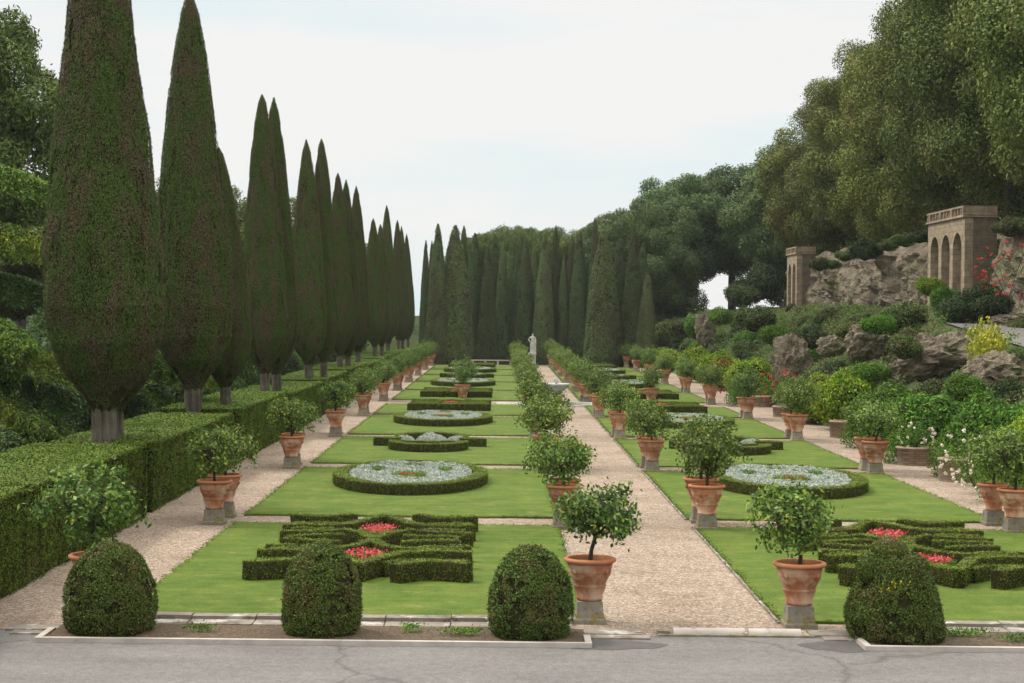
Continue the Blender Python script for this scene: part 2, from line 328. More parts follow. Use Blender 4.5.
M['gravel'] = solid_mat('gravel', [dict(s=34, kind='cell', map=(1, .6, 1), c=[(0, (.17, .122, .095)), (.35, (.26, .2, .16)), (.75, (.31, .25, .21)), (1, (.43, .37, .32))]),
    dict(s=.5, d=5, c=[(.3, (.72, .68, .62)), (.5, (1, 1, 1)), (.7, (1.12, 1.1, 1.06))], blend='MULTIPLY', f=.8), dict(s=5, d=6, c=[(.35, (.72, .7, .66)), (.6, (1.1, 1.1, 1.1))], blend='MULTIPLY', f=.6)], bump=(60, .015, .6), rough=.95, spec=.1)
M['lawn'] = solid_mat('lawn', [dict(s=.9, d=6, c=[(.3, (.066, .116, .016)), (.5, (.088, .14, .021)), (.7, (.125, .162, .033))]),
    dict(s=30, d=3, map=(1, .45, 1), c=[(.3, (.6, .64, .5)), (.7, (1.3, 1.25, 1.2))], blend='MULTIPLY', f=.6), dict(s=3.2, d=5, c=[(.3, (.78, .8, .74)), (.7, (1.2, 1.14, 1.15))], blend='MULTIPLY', f=.75),
    dict(s=.55, kind='noise', map=(1.0, 5, 1), c=[(.4, (.86, .88, .83)), (.6, (1.12, 1.1, 1.05))], blend='MULTIPLY', f=.8), dict(s=14, d=2, c=[(.3, (.16, .17, .05)), (.7, (.22, .19, .07))], mask=(1.7, .6, .72))], bump=(45, .03, .8), rough=.85, spec=.15)
M['earth'] = solid_mat('earth', [dict(s=.4, d=6, c=[(.3, (.025, .038, .012)), (.7, (.05, .06, .022))]), dict(s=3, c=[(.3, (.6, .6, .6)), (.7, (1.2, 1.2, 1.2))], blend='MULTIPLY', f=.8)], bump=(6, .1, .8), rough=1, spec=0)
M['hill'] = solid_mat('hill', [dict(s=.5, d=6, c=[(.3, (.04, .065, .02)), (.55, (.08, .1, .035)), (.75, (.14, .13, .07))]), dict(s=4, c=[(.3, (.5, .5, .5)), (.7, (1.3, 1.3, 1.3))], blend='MULTIPLY', f=.8)], bump=(5, .15, 1), rough=.95)
M['rock'] = solid_mat('rock', [dict(s=1.1, d=8, r=.7, c=[(.3, (.095, .075, .055)), (.5, (.21, .172, .128)), (.7, (.36, .31, .245))]), dict(s=.9, kind='crack', warp=.45, c=[(0, (.4, .38, .36)), (.08, (1, 1, 1))], blend='MULTIPLY', f=.45),
    dict(s=5, c=[(.3, (.06, .075, .02)), (.7, (.13, .14, .05))], mask=(.55, .54, .68)), dict(s=9, d=6, c=[(.35, (.55, .55, .55)), (.65, (1.3, 1.3, 1.3))], blend='MULTIPLY', f=.7)], bump=(4, .25, 1.0), rough=.95, vary=.12)
def brick_mat(name, c1, c2, mortar, scale, row=.08, bw=.25):
    m, Nn, Ll = _new(name)
    o = Nn.new('ShaderNodeOutputMaterial'); b = Nn.new('ShaderNodeBsdfPrincipled'); Ll.new(b.outputs[0], o.inputs[0])
    t = Nn.new('ShaderNodeTexCoord'); s_ = Nn.new('ShaderNodeSeparateXYZ'); Ll.new(t.outputs['Object'], s_.inputs[0])
    ad = Nn.new('ShaderNodeMath'); ad.operation = 'ADD'; Ll.new(s_.outputs[0], ad.inputs[0]); Ll.new(s_.outputs[1], ad.inputs[1])
    cb = Nn.new('ShaderNodeCombineXYZ'); Ll.new(ad.outputs[0], cb.inputs[0]); Ll.new(s_.outputs[2], cb.inputs[1])
    br = Nn.new('ShaderNodeTexBrick'); br.inputs['Scale'].default_value = scale; br.inputs['Color1'].default_value = (*c1, 1); br.inputs['Color2'].default_value = (*c2, 1); br.inputs['Mortar'].default_value = (*mortar, 1)
    br.inputs['Mortar Size'].default_value = .012; br.inputs['Row Height'].default_value = row; br.inputs['Brick Width'].default_value = bw
    Ll.new(cb.outputs[0], br.inputs['Vector'])
    n = Nn.new('ShaderNodeTexNoise'); n.inputs['Scale'].default_value = 2.5; n.inputs['Detail'].default_value = 6; Ll.new(t.outputs['Object'], n.inputs['Vector'])
    r = ramp(Nn, [(.3, (.6, .6, .6)), (.7, (1.3, 1.25, 1.2))]); Ll.new(n.outputs['Fac'], r.inputs[0])
    x = Nn.new('ShaderNodeMix'); x.data_type = 'RGBA'; x.blend_type = 'MULTIPLY'; x.inputs[0].default_value = .8; Ll.new(br.outputs['Color'], x.inputs[6]); Ll.new(r.outputs[0], x.inputs[7])
    Ll.new(x.outputs[2], b.inputs['Base Color']); b.inputs['Roughness'].default_value = .9
    bp = Nn.new('ShaderNodeBump'); bp.inputs['Distance'].default_value = .02; bp.inputs['Strength'].default_value = .6; Ll.new(br.outputs['Fac'], bp.inputs['Height']); bp.invert = True; Ll.new(bp.outputs[0], b.inputs['Normal'])
    return m
M['brick'] = brick_mat('tan_brick', (.24, .17, .12), (.31, .23, .17), (.16, .13, .1), 1.0)
M['building'] = brick_mat('sandstone_blocks', (.235, .185, .13), (.32, .255, .185), (.15, .118, .085), 1.0, row=.32, bw=.62)
M['brick_shaded'] = brick_mat('shaded_brown_brick', (.13, .1, .072), (.17, .13, .095), (.1, .08, .06), 1.0)  # brown brick with shade of side wall and arch backs painted in

# ------------------------------------------------------------------ ground, road, gravel, lawns
def sheet(name, x0, x1, y0, y1, z, mat, nx=1, ny=1):
    m = MB(); X, Y = np.meshgrid(np.linspace(x0, x1, nx+1), np.linspace(y0, y1, ny+1))
    m.grid(np.stack([X, Y, np.full_like(X, z)], -1), 0, False)
    return tag(m.build(name, mat), kind='structure')

sheet('ground', -2500, 2500, -800, 3500, -0.03, M['earth'])
sheet('road', -60, 60, 4, 28.05, 0.0, M['asphalt'])
sheet('gravel_path', -8.9, 15.2, 28.05, 176, 0.004, M['gravel'])

LX = (-6.2, 1.4); RX = (4.62, 12.2)
FR = [29.3, 44.0, 59.3, 73.6, 88.3, 103.1, 117.2, 131.6, 146.2, 160.6]
BK = [42.3, 57.6, 72.0, 87.0, 98.4, 115.6, 130.0, 144.6, 159.0, 171.0]
def lawn(x0, x1, y0, y1, seed):
    """a raised turf slab with a slightly ragged edge"""
    rng = rg(seed); m = MB(); st = 0.25
    def edge(a, b, n): return np.linspace(a, b, n)
    nx = max(2, int((x1-x0)/st)); ny = max(2, int((y1-y0)/st))
    per = [(x, y0) for x in edge(x0, x1, nx)[:-1]]+[(x1, y) for y in edge(y0, y1, ny)[:-1]]+[(x, y1) for x in edge(x1, x0, nx)[:-1]]+[(x0, y) for y in edge(y1, y0, ny)[:-1]]
    P = np.array(per); P = P+rng.normal(scale=.022, size=P.shape)
    n = len(P); z = .05
    V = np.concatenate([np.c_[P, np.zeros(n)], np.c_[P*[1, 1], np.full(n, z)]])
    idx = np.arange(n); F = np.stack([idx, (idx+1) % n, (idx+1) % n+n, idx+n], -1)
    m.poly(V, F, 0, False); m.poly(V[n:], [tuple(range(n))], 0, False)
    # tufts along the edge and thinly over the surface
    k = 26
    E = P[rng.integers(0, n, n*k//2)]+rng.normal(scale=.05, size=(n*k//2, 2))
    EP = np.c_[E, np.full(len(E), z+.008)]
    m.quads(leafq(EP, np.array([0, -.6, .5]), .05, .014, rng, .8, np.array([0, 0, 1.]), .7), 0)
    return tag(m.build('lawn', M['lawn']), kind='structure')
for k in range(10):
    lawn(LX[0], LX[1], FR[k], BK[k], 100+k)
    lawn(RX[0], RX[1], FR[k], BK[k], 130+k)
# thin stone edging of the lawns along the paths
m = MB()
for k in range(10):
    for x in (LX[1]+.05, RX[0]-.05):
        m.box(x-.025, x+.025, FR[k], BK[k], 0, .04)
tag(m.build('path_edging', M['ledge']), kind='structure')
# dark patches of newer asphalt beside the kerb ends
for name, cx, cy, rx, ry in (('asphalt_patch', 1.75, 27.3, .75, .42), ('asphalt_patch', 5.2, 27.35, .55, .45)):
    m = MB(); th = np.linspace(0, 2*math.pi, 28, endpoint=False); rr = 1+.12*np.sin(3*th+cx)+.06*np.sin(7*th)
    m.poly(np.c_[cx+rx*rr*np.cos(th), cy+ry*rr*np.sin(th), np.full(28, .004)], [tuple(range(28))]); tag(m.build(name, M['asphalt_dark']), kind='structure')

# soil strips in front, kerbs, ledges
def soil_strip(x0, x1):
    rng = rg(int(abs(x0)*10)); X, Y = np.meshgrid(np.linspace(x0, x1, int((x1-x0)/.08)), np.linspace(27.12, 28.45, 18))
    Z = .02+.05*fbm(np.c_[X.ravel(), Y.ravel(), X.ravel()*0], 3, 5).reshape(X.shape)
    m = MB(); m.grid(np.stack([X, Y, Z], -1), 0, True)
    return tag(m.build('soil_bed', M['soil']), kind='structure')
soil_strip(-6.85, 1.35); soil_strip(5.62, 14)
def kerb(label, segs, h=.075, mat='kerb'):
    m = MB()
    for (x0, x1, y0, y1) in segs: m.box(x0, x1, y0, y1, -.02, h)
    return tag(m.build('kerb', M[mat]), label, 'kerb')
kerb('white stone kerb bordering the left soil bed with three topiaries', [(-6.95, 1.42, 27.0, 27.1), (-6.95, -6.85, 27.103, 27.9), (1.32, 1.42, 27.103, 27.75)])
kerb('white stone kerb bordering the right soil bed with the ragged topiary', [(5.52, 14, 27.0, 27.1), (5.52, 5.62, 27.103, 27.8)])
for lab, x0, x1 in (('weathered stone ledge between left lawn and soil bed', -6.2, 1.2), ('weathered stone ledge between right lawn and soil bed', 5.8, 14)):
    rng = rg(7); m = MB(); x = x0
    while x < x1:
        x2 = min(x+rng.uniform(.9, 1.5), x1); m.box(x+.012, x2-.012, 28.95, 29.24, -.02, .10+rng.uniform(-.008, .008)); m.box(x+.012, x2-.012, 28.47, 28.9, -.02, .045+rng.uniform(-.012, .012)); x = x2
    tag(m.build('stone_ledge', M['ledge']), lab, 'stone ledge')
for lab, cx, cy, a, b in (('worn flagstone under the front terracotta pot left of the path', 1.75, 28.3, 1.0, .5), ('worn flagstone right of the path beside the ragged topiary', 5.35, 28.35, .9, .5), ('worn flagstone at the left corner of the gravel walk', -7.2, 28.2, .9, .5)):
    m = MB(); m.box(cx-a/2, cx+a/2, cy-b/2, cy+b/2, -.01, .035); m.box(cx-a/2+.15, cx+a/2+.1, cy-b/2-.3, cy-b/2-.01, -.01, .025)
    tag(m.build('flagstone', M['ledge']), lab, 'flagstone')
# fallen kerb bar across the path entrance
t = thing('stone_bar', 'long pale stone bar in two pieces lying across the path entrance', 'stone bar', (3.6, 28.25, 0))
for x0, x1, r_ in ((-.85, .27, .01), (.33, 1.15, -.012)):
    m = MB(); th = np.linspace(0, math.pi, 7)
    pr = np.stack([np.zeros(7), .1*np.cos(th), .02+.09*np.sin(th)], -1)
    G = np.stack([pr+[x, r_*x, 0] for x in np.linspace(x0, x1, 12)], 0); m.grid(G, 0, True)
    m.poly(G[0], [tuple(range(7))]); m.poly(G[-1], [tuple(range(6, -1, -1))]); m.build('bar_piece', M['kerb'], t)
m = MB(); m.box(-1.1, 1.35, -.2, -.12, 0, .03); m.box(-1.1, -.9, -.1, .08, 0, .07); m.build('footing', M['plinth'], t)

# ------------------------------------------------------------------ clipped surfaces
def clip_box(L0, W0, H0, dens, lf, seed, lump=.05, mats='hedge'):
    """hedge block: x 0..-W, y 0..L, z 0..H"""
    rng = rg(seed); m = MB()
    def disp(P, Nn):
        return P+Nn*((fbm(P, 1.3, seed, 3)-.5)[:, None]*lump*2.4)
    faces = [((0, 0, 0), (0, L0, 0), (0, 0, H0), (1, 0, 0)), ((-W0, 0, 0), (0, L0, 0), (0, 0, H0), (-1, 0, 0)),
             ((0, 0, 0), (-W0, 0, 0), (0, 0, H0), (0, -1, 0)), ((0, L0, 0), (-W0, 0, 0), (0, 0, H0), (0, 1, 0)), ((0, 0, H0), (0, L0, 0), (-W0, 0, 0), (0, 0, 1))]
    for o, a, b, nn in faces:
        o, a, b, nn = map(lambda v: np.array(v, float), (o, a, b, nn))
        la, lb = np.linalg.norm(a), np.linalg.norm(b)
        u, v = np.meshgrid(np.linspace(0, 1, max(3, int(la/.25))), np.linspace(0, 1, max(3, int(lb/.25))))
        P = (o+u[..., None]*a+v[..., None]*b).reshape(-1, 3); G = disp(P, nn)-nn*.07
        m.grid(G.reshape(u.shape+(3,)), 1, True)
        k = int(la*lb*dens*(1.15 if nn[2] > .5 else .62 if nn[0] >= 0 else .2))
        P = o+rng.random((k, 1))*a+rng.random((k, 1))*b
        # deep hollows on the sides
        h = fbm(P, 2.2, seed+9, 3)
        off = np.where(h < .38, -.03, 0)+rng.normal(scale=.018, size=k)
        P = disp(P, np.broadcast_to(nn, P.shape))+nn*off[:, None]
        m.quads(leafq(P, np.broadcast_to(nn, P.shape)-[0, 0, .3*(nn[2] < .5)], lf, lf*.55, rng, .42), 0)
    return m

# left hedge: ten blocks
HB = [(15.5, 43.2), (44.4, 57.7), (58.9, 71.9), (73.2, 86.4), (87.2, 100.6), (101.5, 115), (115.8, 129.3), (130.1, 143.6), (144.4, 157.8), (158.7, 172)]
proto = None
for k, (a, b) in enumerate(HB):
    lab = 'clipped green hedge block, %s from the road along the left cypresses' % ORD[k]
    if k == 0:
        o = clip_box(27.9, 2.6, 1.78, 1500, .05, 11).build('clipped_hedge', [M['hedge'], M['twig_shade']], loc=(-8.5, a, 0)); tag(o, lab, 'hedge', 'clipped hedge blocks along the left walk')
    elif proto is None:
        proto = clip_box(13.3, 2.6, 1.72, 1300, .055, 12).build('clipped_hedge', [M['hedge'], M['twig_shade']], loc=(-8.55, a, 0)); tag(proto, lab, 'hedge', 'clipped hedge blocks along the left walk'); reg(proto)
    else:
        dup(proto, lab, (-8.55, a, 0), 0, (1, 1, 1+.04*((k*7) % 3-1)))

# topiaries
def topiary(name, label, loc, r, h, seed, ragged=False):
    rng = rg(seed)
    t = thing(name, label, 'topiary bush', loc)
    zz = np.array([0, .08, .25, .5, .68, .82, .92, .98, 1.0])*h; rr = np.array([.82, .93, 1, .95, .83, .66, .46, .24, .02])*r
    if ragged: rr = np.array([.86, 1.0, 1, .9, .76, .68, .6, .45, .02])*r; zz = np.array([0, .08, .25, .5, .68, .8, .87, .92, .93])*h
    def surf(z, th):
        rad = np.interp(z, zz, rr)
        P = np.stack([rad*np.cos(th), rad*np.sin(th), z], -1)
        f = fbm(P, 2.3, seed, 4)-.5
        k = 1+(.32 if ragged else .2)*f
        return np.stack([P[..., 0]*k, P[..., 1]*k, z], -1)
    m = MB(); Z, T = np.meshgrid(np.linspace(0, zz[-1], 30), np.linspace(0, 2*math.pi, 40, endpoint=False), indexing='ij')
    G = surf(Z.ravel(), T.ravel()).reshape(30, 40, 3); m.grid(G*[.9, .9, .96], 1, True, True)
    n = 52000 if ragged else 48000
    # area-weighted heights
    zt = np.linspace(0, zz[-1], 300); w_ = np.interp(zt, zz, rr)*np.sqrt(1+np.gradient(np.interp(zt, zz, rr), zt)**2)
    cdf = np.cumsum(w_); z = np.interp(rng.random(n), cdf/cdf[-1], zt); th = rng.random(n)*2*math.pi
    P = surf(z, th); e = 1e-3
    dz = (surf(z+e, th)-P); dt = (surf(z, th+e)-P); Nn = unit(np.cross(dt, dz))
    h_ = fbm(P, 4.5, seed+5, 3); kp = rng.random(n) < np.clip((h_-.30)/.18, .12, 1)*np.clip(.62+Nn[:, 2]*.6, .5, 1); P, Nn, h_ = P[kp], Nn[kp], h_[kp]; n = len(P); P = P+Nn*(np.where(h_ < .38, -.05, 0)+rng.normal(scale=.016, size=n))[:, None]
    m.quads(leafq(P, Nn, .036, .02, rng, .75), 0)
    m.build('foliage', [M['topiary'], M['twig_shade']], t)
    if ragged:
        m = MB(); m.ball((-.1, 0, h*.96), (.26, .24, .2), 0, 14, 9, .3, seed)
        D = unit(rng.normal(size=(5000, 3))); m.quads(leafq(D*[.28, .26, .21]*(1+.15*rng.normal(size=(5000, 1))*.3)+np.array([-.1, 0, h*.96]), D, .036, .02, rng, .8), 0)
        D = unit(rng.normal(size=(2500, 3))); m.ball((-.42, -.1, h*.79), (.2, .2, .22), 0, 12, 8, .3, seed); m.quads(leafq(D*[.21, .21, .24]+np.array([-.42, -.1, h*.79]), D, .036, .02, rng, .8), 0)
        m.build('top_knob', M['topiary'], t)
        m = MB(); q = rng.normal(size=(160, 3))*[.1, .03, .07]+[-.08, -r*.72, h*.6]; m.quads(leafq(q, np.array([0, -1., 0]), .05, .03, rng, .6), 0); m.build('yellowed_twigs', M['yellow'], t)['kind'] = 'stuff'
    m = MB(); m.tube([(0, 0, -.05), (0, 0, .25)], [.08, .06]); m.build('trunk', M['bark'], t)
    return t
topiary('topiary_bush', 'rounded box topiary at the far left corner of the kerb, loose dark patches', (-6.0, 27.85, .02), .71, 1.38, 21)
topiary('topiary_bush', 'smooth bullet shaped box topiary standing before the left flower bed', (-2.72, 27.85, .02), .61, 1.42, 22)
topiary('topiary_bush', 'bullet shaped box topiary left of the front terracotta pot', (.50, 27.85, .02), .66, 1.40, 23)
topiary('topiary_bush', 'ragged broken topiary with a knob on top, right of the path', (6.15, 27.9, .02), .74, 1.42, 24, True)
# low weeds in the soil
def weed(label, x, y, s, seed):
    rng = rg(seed); m = MB(); n = int(260*s); P = rng.normal(size=(n, 3))*[.16*s, .09, .03]+[0, 0, .1]; P[:, 2] = np.abs(P[:, 2])
    m.quads(leafq(P, np.array([0, -.3, 1.]), .06, .025, rng, .8), 0)
    tag(m.build('weed', M['mid'], loc=(x, y, .02)), label, 'weed', kind='stuff')
weed('small weed clump in the soil between the two middle topiaries', -.55, 27.7, 1.0, 31)
weed('low weed sprouting right of the bullet topiary', -1.35, 28.0, .6, 32)
weed('leafy weed clump right of the ragged topiary', 7.25, 28.1, 1.5, 33)
weed('thin weed patch at the right edge of the soil bed', 8.0, 27.7, 1.0, 34)
weed('thin weed tuft right of the far left topiary', -4.6, 27.8, .8, 35)

# ------------------------------------------------------------------ low box hedges of the parterre
def strip(pts, wd, h, seed, closed=False, dens=1500, lf=.034):
    rng = rg(seed); pts = np.array(pts, float)
    # resample
    Q = []; n = len(pts); last = n if closed else n-1
    for i in range(last):
        a, b = pts[i], pts[(i+1) % n]; k = max(1, int(np.linalg.norm(b-a)/.18)); Q += [a+(b-a)*t_/k for t_ in range(k)]
    if not closed: Q.append(pts[-1])
    Q = np.array(Q); T = (np.roll(Q, -1, 0)-np.roll(Q, 1, 0)) if closed else np.gradient(Q, axis=0)
    T = unit(T); Nn = np.stack([T[:, 1], -T[:, 0]], -1); hw = wd/2
    def st(off, z): return np.c_[Q+Nn*off, np.full(len(Q), z)]
    m = MB(); c = .03; wd_ = wd
    G = np.stack([st(-hw+.02, 0), st(-hw+.02, h-c-.02), st(-hw+c+.02, h-.02), st(hw-c-.02, h-.02), st(hw-.02, h-c-.02), st(hw-.02, 0)], 1)
    G = G+((fbm(G.reshape(-1, 3), 3, seed, 2)-.5)*.05).reshape(G.shape[:2])[..., None]
    if closed: G = np.concatenate([G, G[:1]], 0)
    m.grid(G, 1, True)
    if not closed:
        m.poly(G[0], [tuple(range(6))], 1); m.poly(G[-1], [tuple(range(5, -1, -1))], 1)
    seg = np.linalg.norm(np.roll(Q, -1, 0)-Q, axis=1); seg[-1] = seg[-1] if closed else 0
    cum = np.cumsum(seg)/seg.sum(); tot = seg.sum(); nn = len(Q)
    def rnd(k):
        s_ = rng.random(k); i = np.searchsorted(cum, s_); j = (i+1) % nn; f = rng.random(k)[:, None]
        return Q[i]*(1-f)+Q[j]*f, Nn[i]
    k = int(tot*wd*dens*1.5); p, q = rnd(k); P = np.c_[p+q*rng.uniform(-hw, hw, (k, 1)), h+rng.normal(scale=.012, size=k)]
    P[:, 2] += (fbm(P, 3, seed, 2)-.5)*.05
    m.quads(leafq(P, np.array([0, 0, 1.]), lf, lf*.6, rng, .38), 0)
    for sg in (-1, 1):
        k = int(tot*h*dens*.8); p, q = rnd(k); P = np.c_[p+q*sg*(hw+rng.normal(scale=.012, size=(k, 1))), rng.uniform(0, h, k)]
        m.quads(leafq(P, np.c_[q*sg, np.full(k, -.4)], lf, lf*.6, rng, .38), 0)
    if not closed:
        for e, s_ in ((0, -1), (-1, 1)):
            k = int(wd*h*dens*.8); P = np.c_[Q[e]+Nn[e]*rng.uniform(-hw, hw, (k, 1))+T[e]*s_*.01, rng.uniform(0, h, k)]
            m.quads(leafq(P, np.broadcast_to(np.r_[T[e]*s_, -.4], P.shape), lf, lf*.6, rng, .38), 0)
    return m

def oval(cx, cy, rx, ry, n=64, a0=0, a1=2*math.pi):
    th = np.linspace(a0, a1, n, endpoint=(a1-a0 < 6.28)); return [(cx+rx*math.cos(a), cy+ry*math.sin(a)) for a in th]

def tufts(region, n, h, lf, mat, name, seed, parent=None, base=.02, clump=None, asp=.45):
    """plants filling a region: region(rng,n)->(n,2)"""
    rng = rg(seed); p = region(rng, n)
    zz = rng.random(n)**.6*h
    if mat == 'silver' and hasattr(region, 'dome'): zz = zz*region.dome(p)
    if clump: zz = zz*(.55+.9*fbm(np.c_[p, np.zeros(n)], clump, seed, 2))
    P = np.c_[p, base+zz]
    m = MB(); m.quads(leafq(P, np.array([0, -.2, 1.]), lf, lf*asp, rng, .9), 0)
    o = m.build(name, M[mat], parent)
    if 'flowers' in name: o['kind'] = 'stuff'
    return o
def ell_region(cx, cy, rx, ry):
    def f(rng, n):
        a = rng.random(n)*2*math.pi; r = np.sqrt(rng.random(n)); return np.c_[cx+rx*r*np.cos(a), cy+ry*r*np.sin(a)]
    f.dome = lambda p: np.sqrt(np.clip(1.05-((p[:, 0]-cx)/rx)**2-((p[:, 1]-cy)/ry)**2, .03, 1))
    return f
def dia_region(cx, cy, rx, ry):
    def f(rng, n):
        u = rng.random((n, 2)); a = u[:, 0]-u[:, 1]; b = u[:, 0]+u[:, 1]-1; return np.c_[cx+rx*a, cy+ry*b]
    return f

SX, SY = 2.08, 4.15
def star_bed():
    """knot bed, centred on origin: SX half width, SY half depth; two rhombs on the axis with radiating arms"""
    t = thing('knot_bed', '', 'flower bed'); H = .3
    Ls_ = []
    for sx in (1, -1):
        for sy in (1, -1):
            Ls_ += [([(0, -.97), (.2, -.74), (.34, -.55), (.62, -.5), (1.0, -.52)], .26),
                    ([(.0, -.02), (.14, -.26), (.34, -.36), (.6, -.31), (.98, -.26)], .22),
                    ([(.34, -.99), (.6, -.86), (1.0, -.94)], .3),
                    ([(.45, -.70), (.96, -.74)], .2),
                    ([(.3, -.13), (.55, -.10), (.86, -.06)], .2),
                    ([(.46, -.41), (.9, -.385)], .17), ([(.2, -.82), (.42, -.70)], .17)]
            for j, (pl, wd) in enumerate(Ls_):
                p = [(x*SX*sx, y*SY*sy) for x, y in pl]
                strip(p, wd, H+[.04, 0, .05, -.03, .02, .01, -.02][j]+.004*(sx > 0)+.002*(sy > 0), 300+j+10*(sx > 0)+20*(sy > 0), dens=1200).build('hedge_strip', [M['box'], M['twig_shade']], t)
            Ls_ = []
    for sy in (1, -1):
        tufts(dia_region(0, -sy*.49*SY, .24*SX, .26*SY), 1500, .24, .06, 'mid', 'flower_leaves', 41+sy, t)
        tufts(dia_region(0, -sy*.49*SY, .22*SX, .19*SY), 230, .12, .055, 'pink', 'pink_flowers', 51+sy, t, base=.2, asp=.8)
    return t
def oval_bed():
    t = thing('oval_bed', '', 'flower bed')
    strip(oval(0, 0, 2.05, 4.1), .42, .3, 61, True, 1200).build('hedge_ring', [M['box'], M['twig_shade']], t)
    def reg_(rng, n):
        p = ell_region(0, 0, 1.78, 3.8)(rng, n*2)
        k = np.ones(len(p), bool)
        for cx, cy, rx, ry in ((0, -1.1, .52, .85), (-1.0, .8, .2, .4), (1.0, .8, .2, .4), (0, 2.3, .35, .35)):
            k &= ((p[:, 0]-cx)/rx)**2+((p[:, 1]-cy)/ry)**2 > 1
        return p[k][:n]
    rng = rg(3)
    m = MB(); p = reg_(rng, 24000); z = .1+rng.random(len(p))**.5*.24*(.55+.7*fbm(np.c_[p, p[:, :1]*0], 2.5, 8, 2))
    m.quads(leafq(np.c_[p, z], np.array([0, -.2, 1.]), .075, .03, rng, .9), 0); m.build('silver_foliage', M['silver'], t)
    tufts(ell_region(0, -1.05, .52, .8), 2200, .34, .055, 'box', 'green_tuft', 71, t); tufts(ell_region(0, -1.5, .26, .2), 45, .04, .055, 'red', 'red_flowers', 72, t, base=.33, asp=.8)
    for k, (cx, cy) in enumerate(((-1.0, .8), (1.0, .8))): tufts(ell_region(cx, cy, .22, .42), 700, .34, .055, 'mid', 'green_tuft', 73+k, t)
    tufts(ell_region(0, 2.3, .35, .35), 600, .34, .05, 'box', 'green_tuft', 76, t)
    return t
def lobed_bed():
    t = thing('lobed_bed', '', 'flower bed')
    strip(oval(0, -1.6, 1.25, 1.75, 30, math.pi*.96, math.pi*2.04), .42, .3, 81, dens=1200).build('hedge_strip', [M['box'], M['twig_shade']], t)
    strip(oval(0, 1.4, 1.2, 1.9, 30, -.06*math.pi, 1.06*math.pi), .42, .305, 82, dens=1200).build('hedge_strip', [M['box'], M['twig_shade']], t)
    for s_ in (-1, 1): strip([(s_*1.1, -.1), (s_*2.1, -.1)], .55, .315, 83+s_, dens=1200).build('hedge_strip', [M['box'], M['twig_shade']], t)
    strip([(-1.0, -1.2), (0, -1.55), (1.0, -1.2)], .3, .28, 88, dens=1200).build('hedge_strip', [M['box'], M['twig_shade']], t)
    for k, (cx, cy, rx, ry, h) in enumerate(((0, -.1, .45, .7, .5), (-1.0, .5, .45, .7, .33), (1.0, .5, .45, .7, .33), (0, 1.6, .6, .9, .33))):
        tufts(ell_region(cx, cy, rx, ry), 2200, h, .07, 'silver', 'silver_foliage', 90+k, t)
    tufts(ell_region(0, -2.3, .7, .7), 500, .2, .06, 'mid', 'green_tuft', 95, t)
    return t
beds = {'star': star_bed(), 'oval': oval_bed(), 'lobed': lobed_bed()}
for b in beds.values(): reg(b)
DESC = {'star': 'knot of angular low box hedges around pink flowers', 'oval': 'oval low box hedge filled with silver foliage', 'lobed': 'lobed low box hedge with silver tufts'}
SEQ = ['star', 'oval', 'lobed', 'oval', 'star', 'star', 'oval', 'lobed', 'oval', 'star']
BC = [37.1, 53.0, 67.3, 82.6, 95.3-1.2, 109.2, 125.8, 139.8, 154.2, 166.8]
BL = [1, .97, .93, .92, .62, .72, .95, .8, .9, .8]
used = set()
for side, cx in (('left', -2.6), ('right', 8.45)):
    for k in range(10):
        lab = '%s, %s bed from road, %s lawns' % (DESC[SEQ[k]], ORD[k], side)
        p = beds[SEQ[k]]; loc = (cx, BC[k], .05)
        if SEQ[k] not in used:
            used.add(SEQ[k]); p.location = loc; p.scale = (1, BL[k], 1); tag(p, lab, 'flower bed', 'parterre beds on the lawns')
        else: dup(p, lab, loc, 0, (1, BL[k], 1), 'parterre beds on the lawns')

# ------------------------------------------------------------------ potted lemon trees
def pot_mesh(t):
    prof = [(.17, 0), (.2, 0), (.215, .035), (.22, .055), (.205, .075), (.255, .2), (.262, .235), (.275, .25), (.262, .27), (.335, .46), (.345, .475), (.352, .49), (.345, .505), (.375, .6), (.36, .62)]
    m = MB()
    def dr(th, z, r):
        # hanging swags in relief on the upper wall
        f = np.exp(-((z-(.40+.045*np.cos(th*4)))/.022)**2)*.016*(np.abs(z-.4) < .1)
        return f
    P = np.array(prof); zt = np.unique(np.concatenate([P[:, 1], np.linspace(.28, .46, 9)])); pr = [(P[0, 0], 0)]+[(np.interp(z, P[1:, 1], P[1:, 0]), z) for z in zt]
    m.lathe(pr, 40, 0, dr=dr)
    p = m.build('pot', M['terracotta'], t)
    m = MB(); m.lathe([(.36, .615), (.385, .62), (.42, .635), (.43, .655), (.425, .68), (.40, .695), (.37, .695), (.355, .68), (.35, .60)], 36, 0); m.build('rim', M['terracotta_rim'], p)
    m = MB()
    for k in range(4):
        a = k*math.pi/2+math.pi/4; c = np.array([math.cos(a)*.355, math.sin(a)*.355, .49]); m.ball(c, (.035, .035, .05), 0, 8, 6)
    m.build('relief_mask', M['terracotta'], p)
    m = MB(); rng = rg(5); th = np.linspace(0, 2*math.pi, 20, endpoint=False)
    G = np.stack([np.c_[np.cos(th)*r_, np.sin(th)*r_, .615+.02*rng.random(20)] for r_ in (.36, .22, .08, .001)], 0); m.grid(G, 0, True, True); m.build('soil', M['soil'], t)

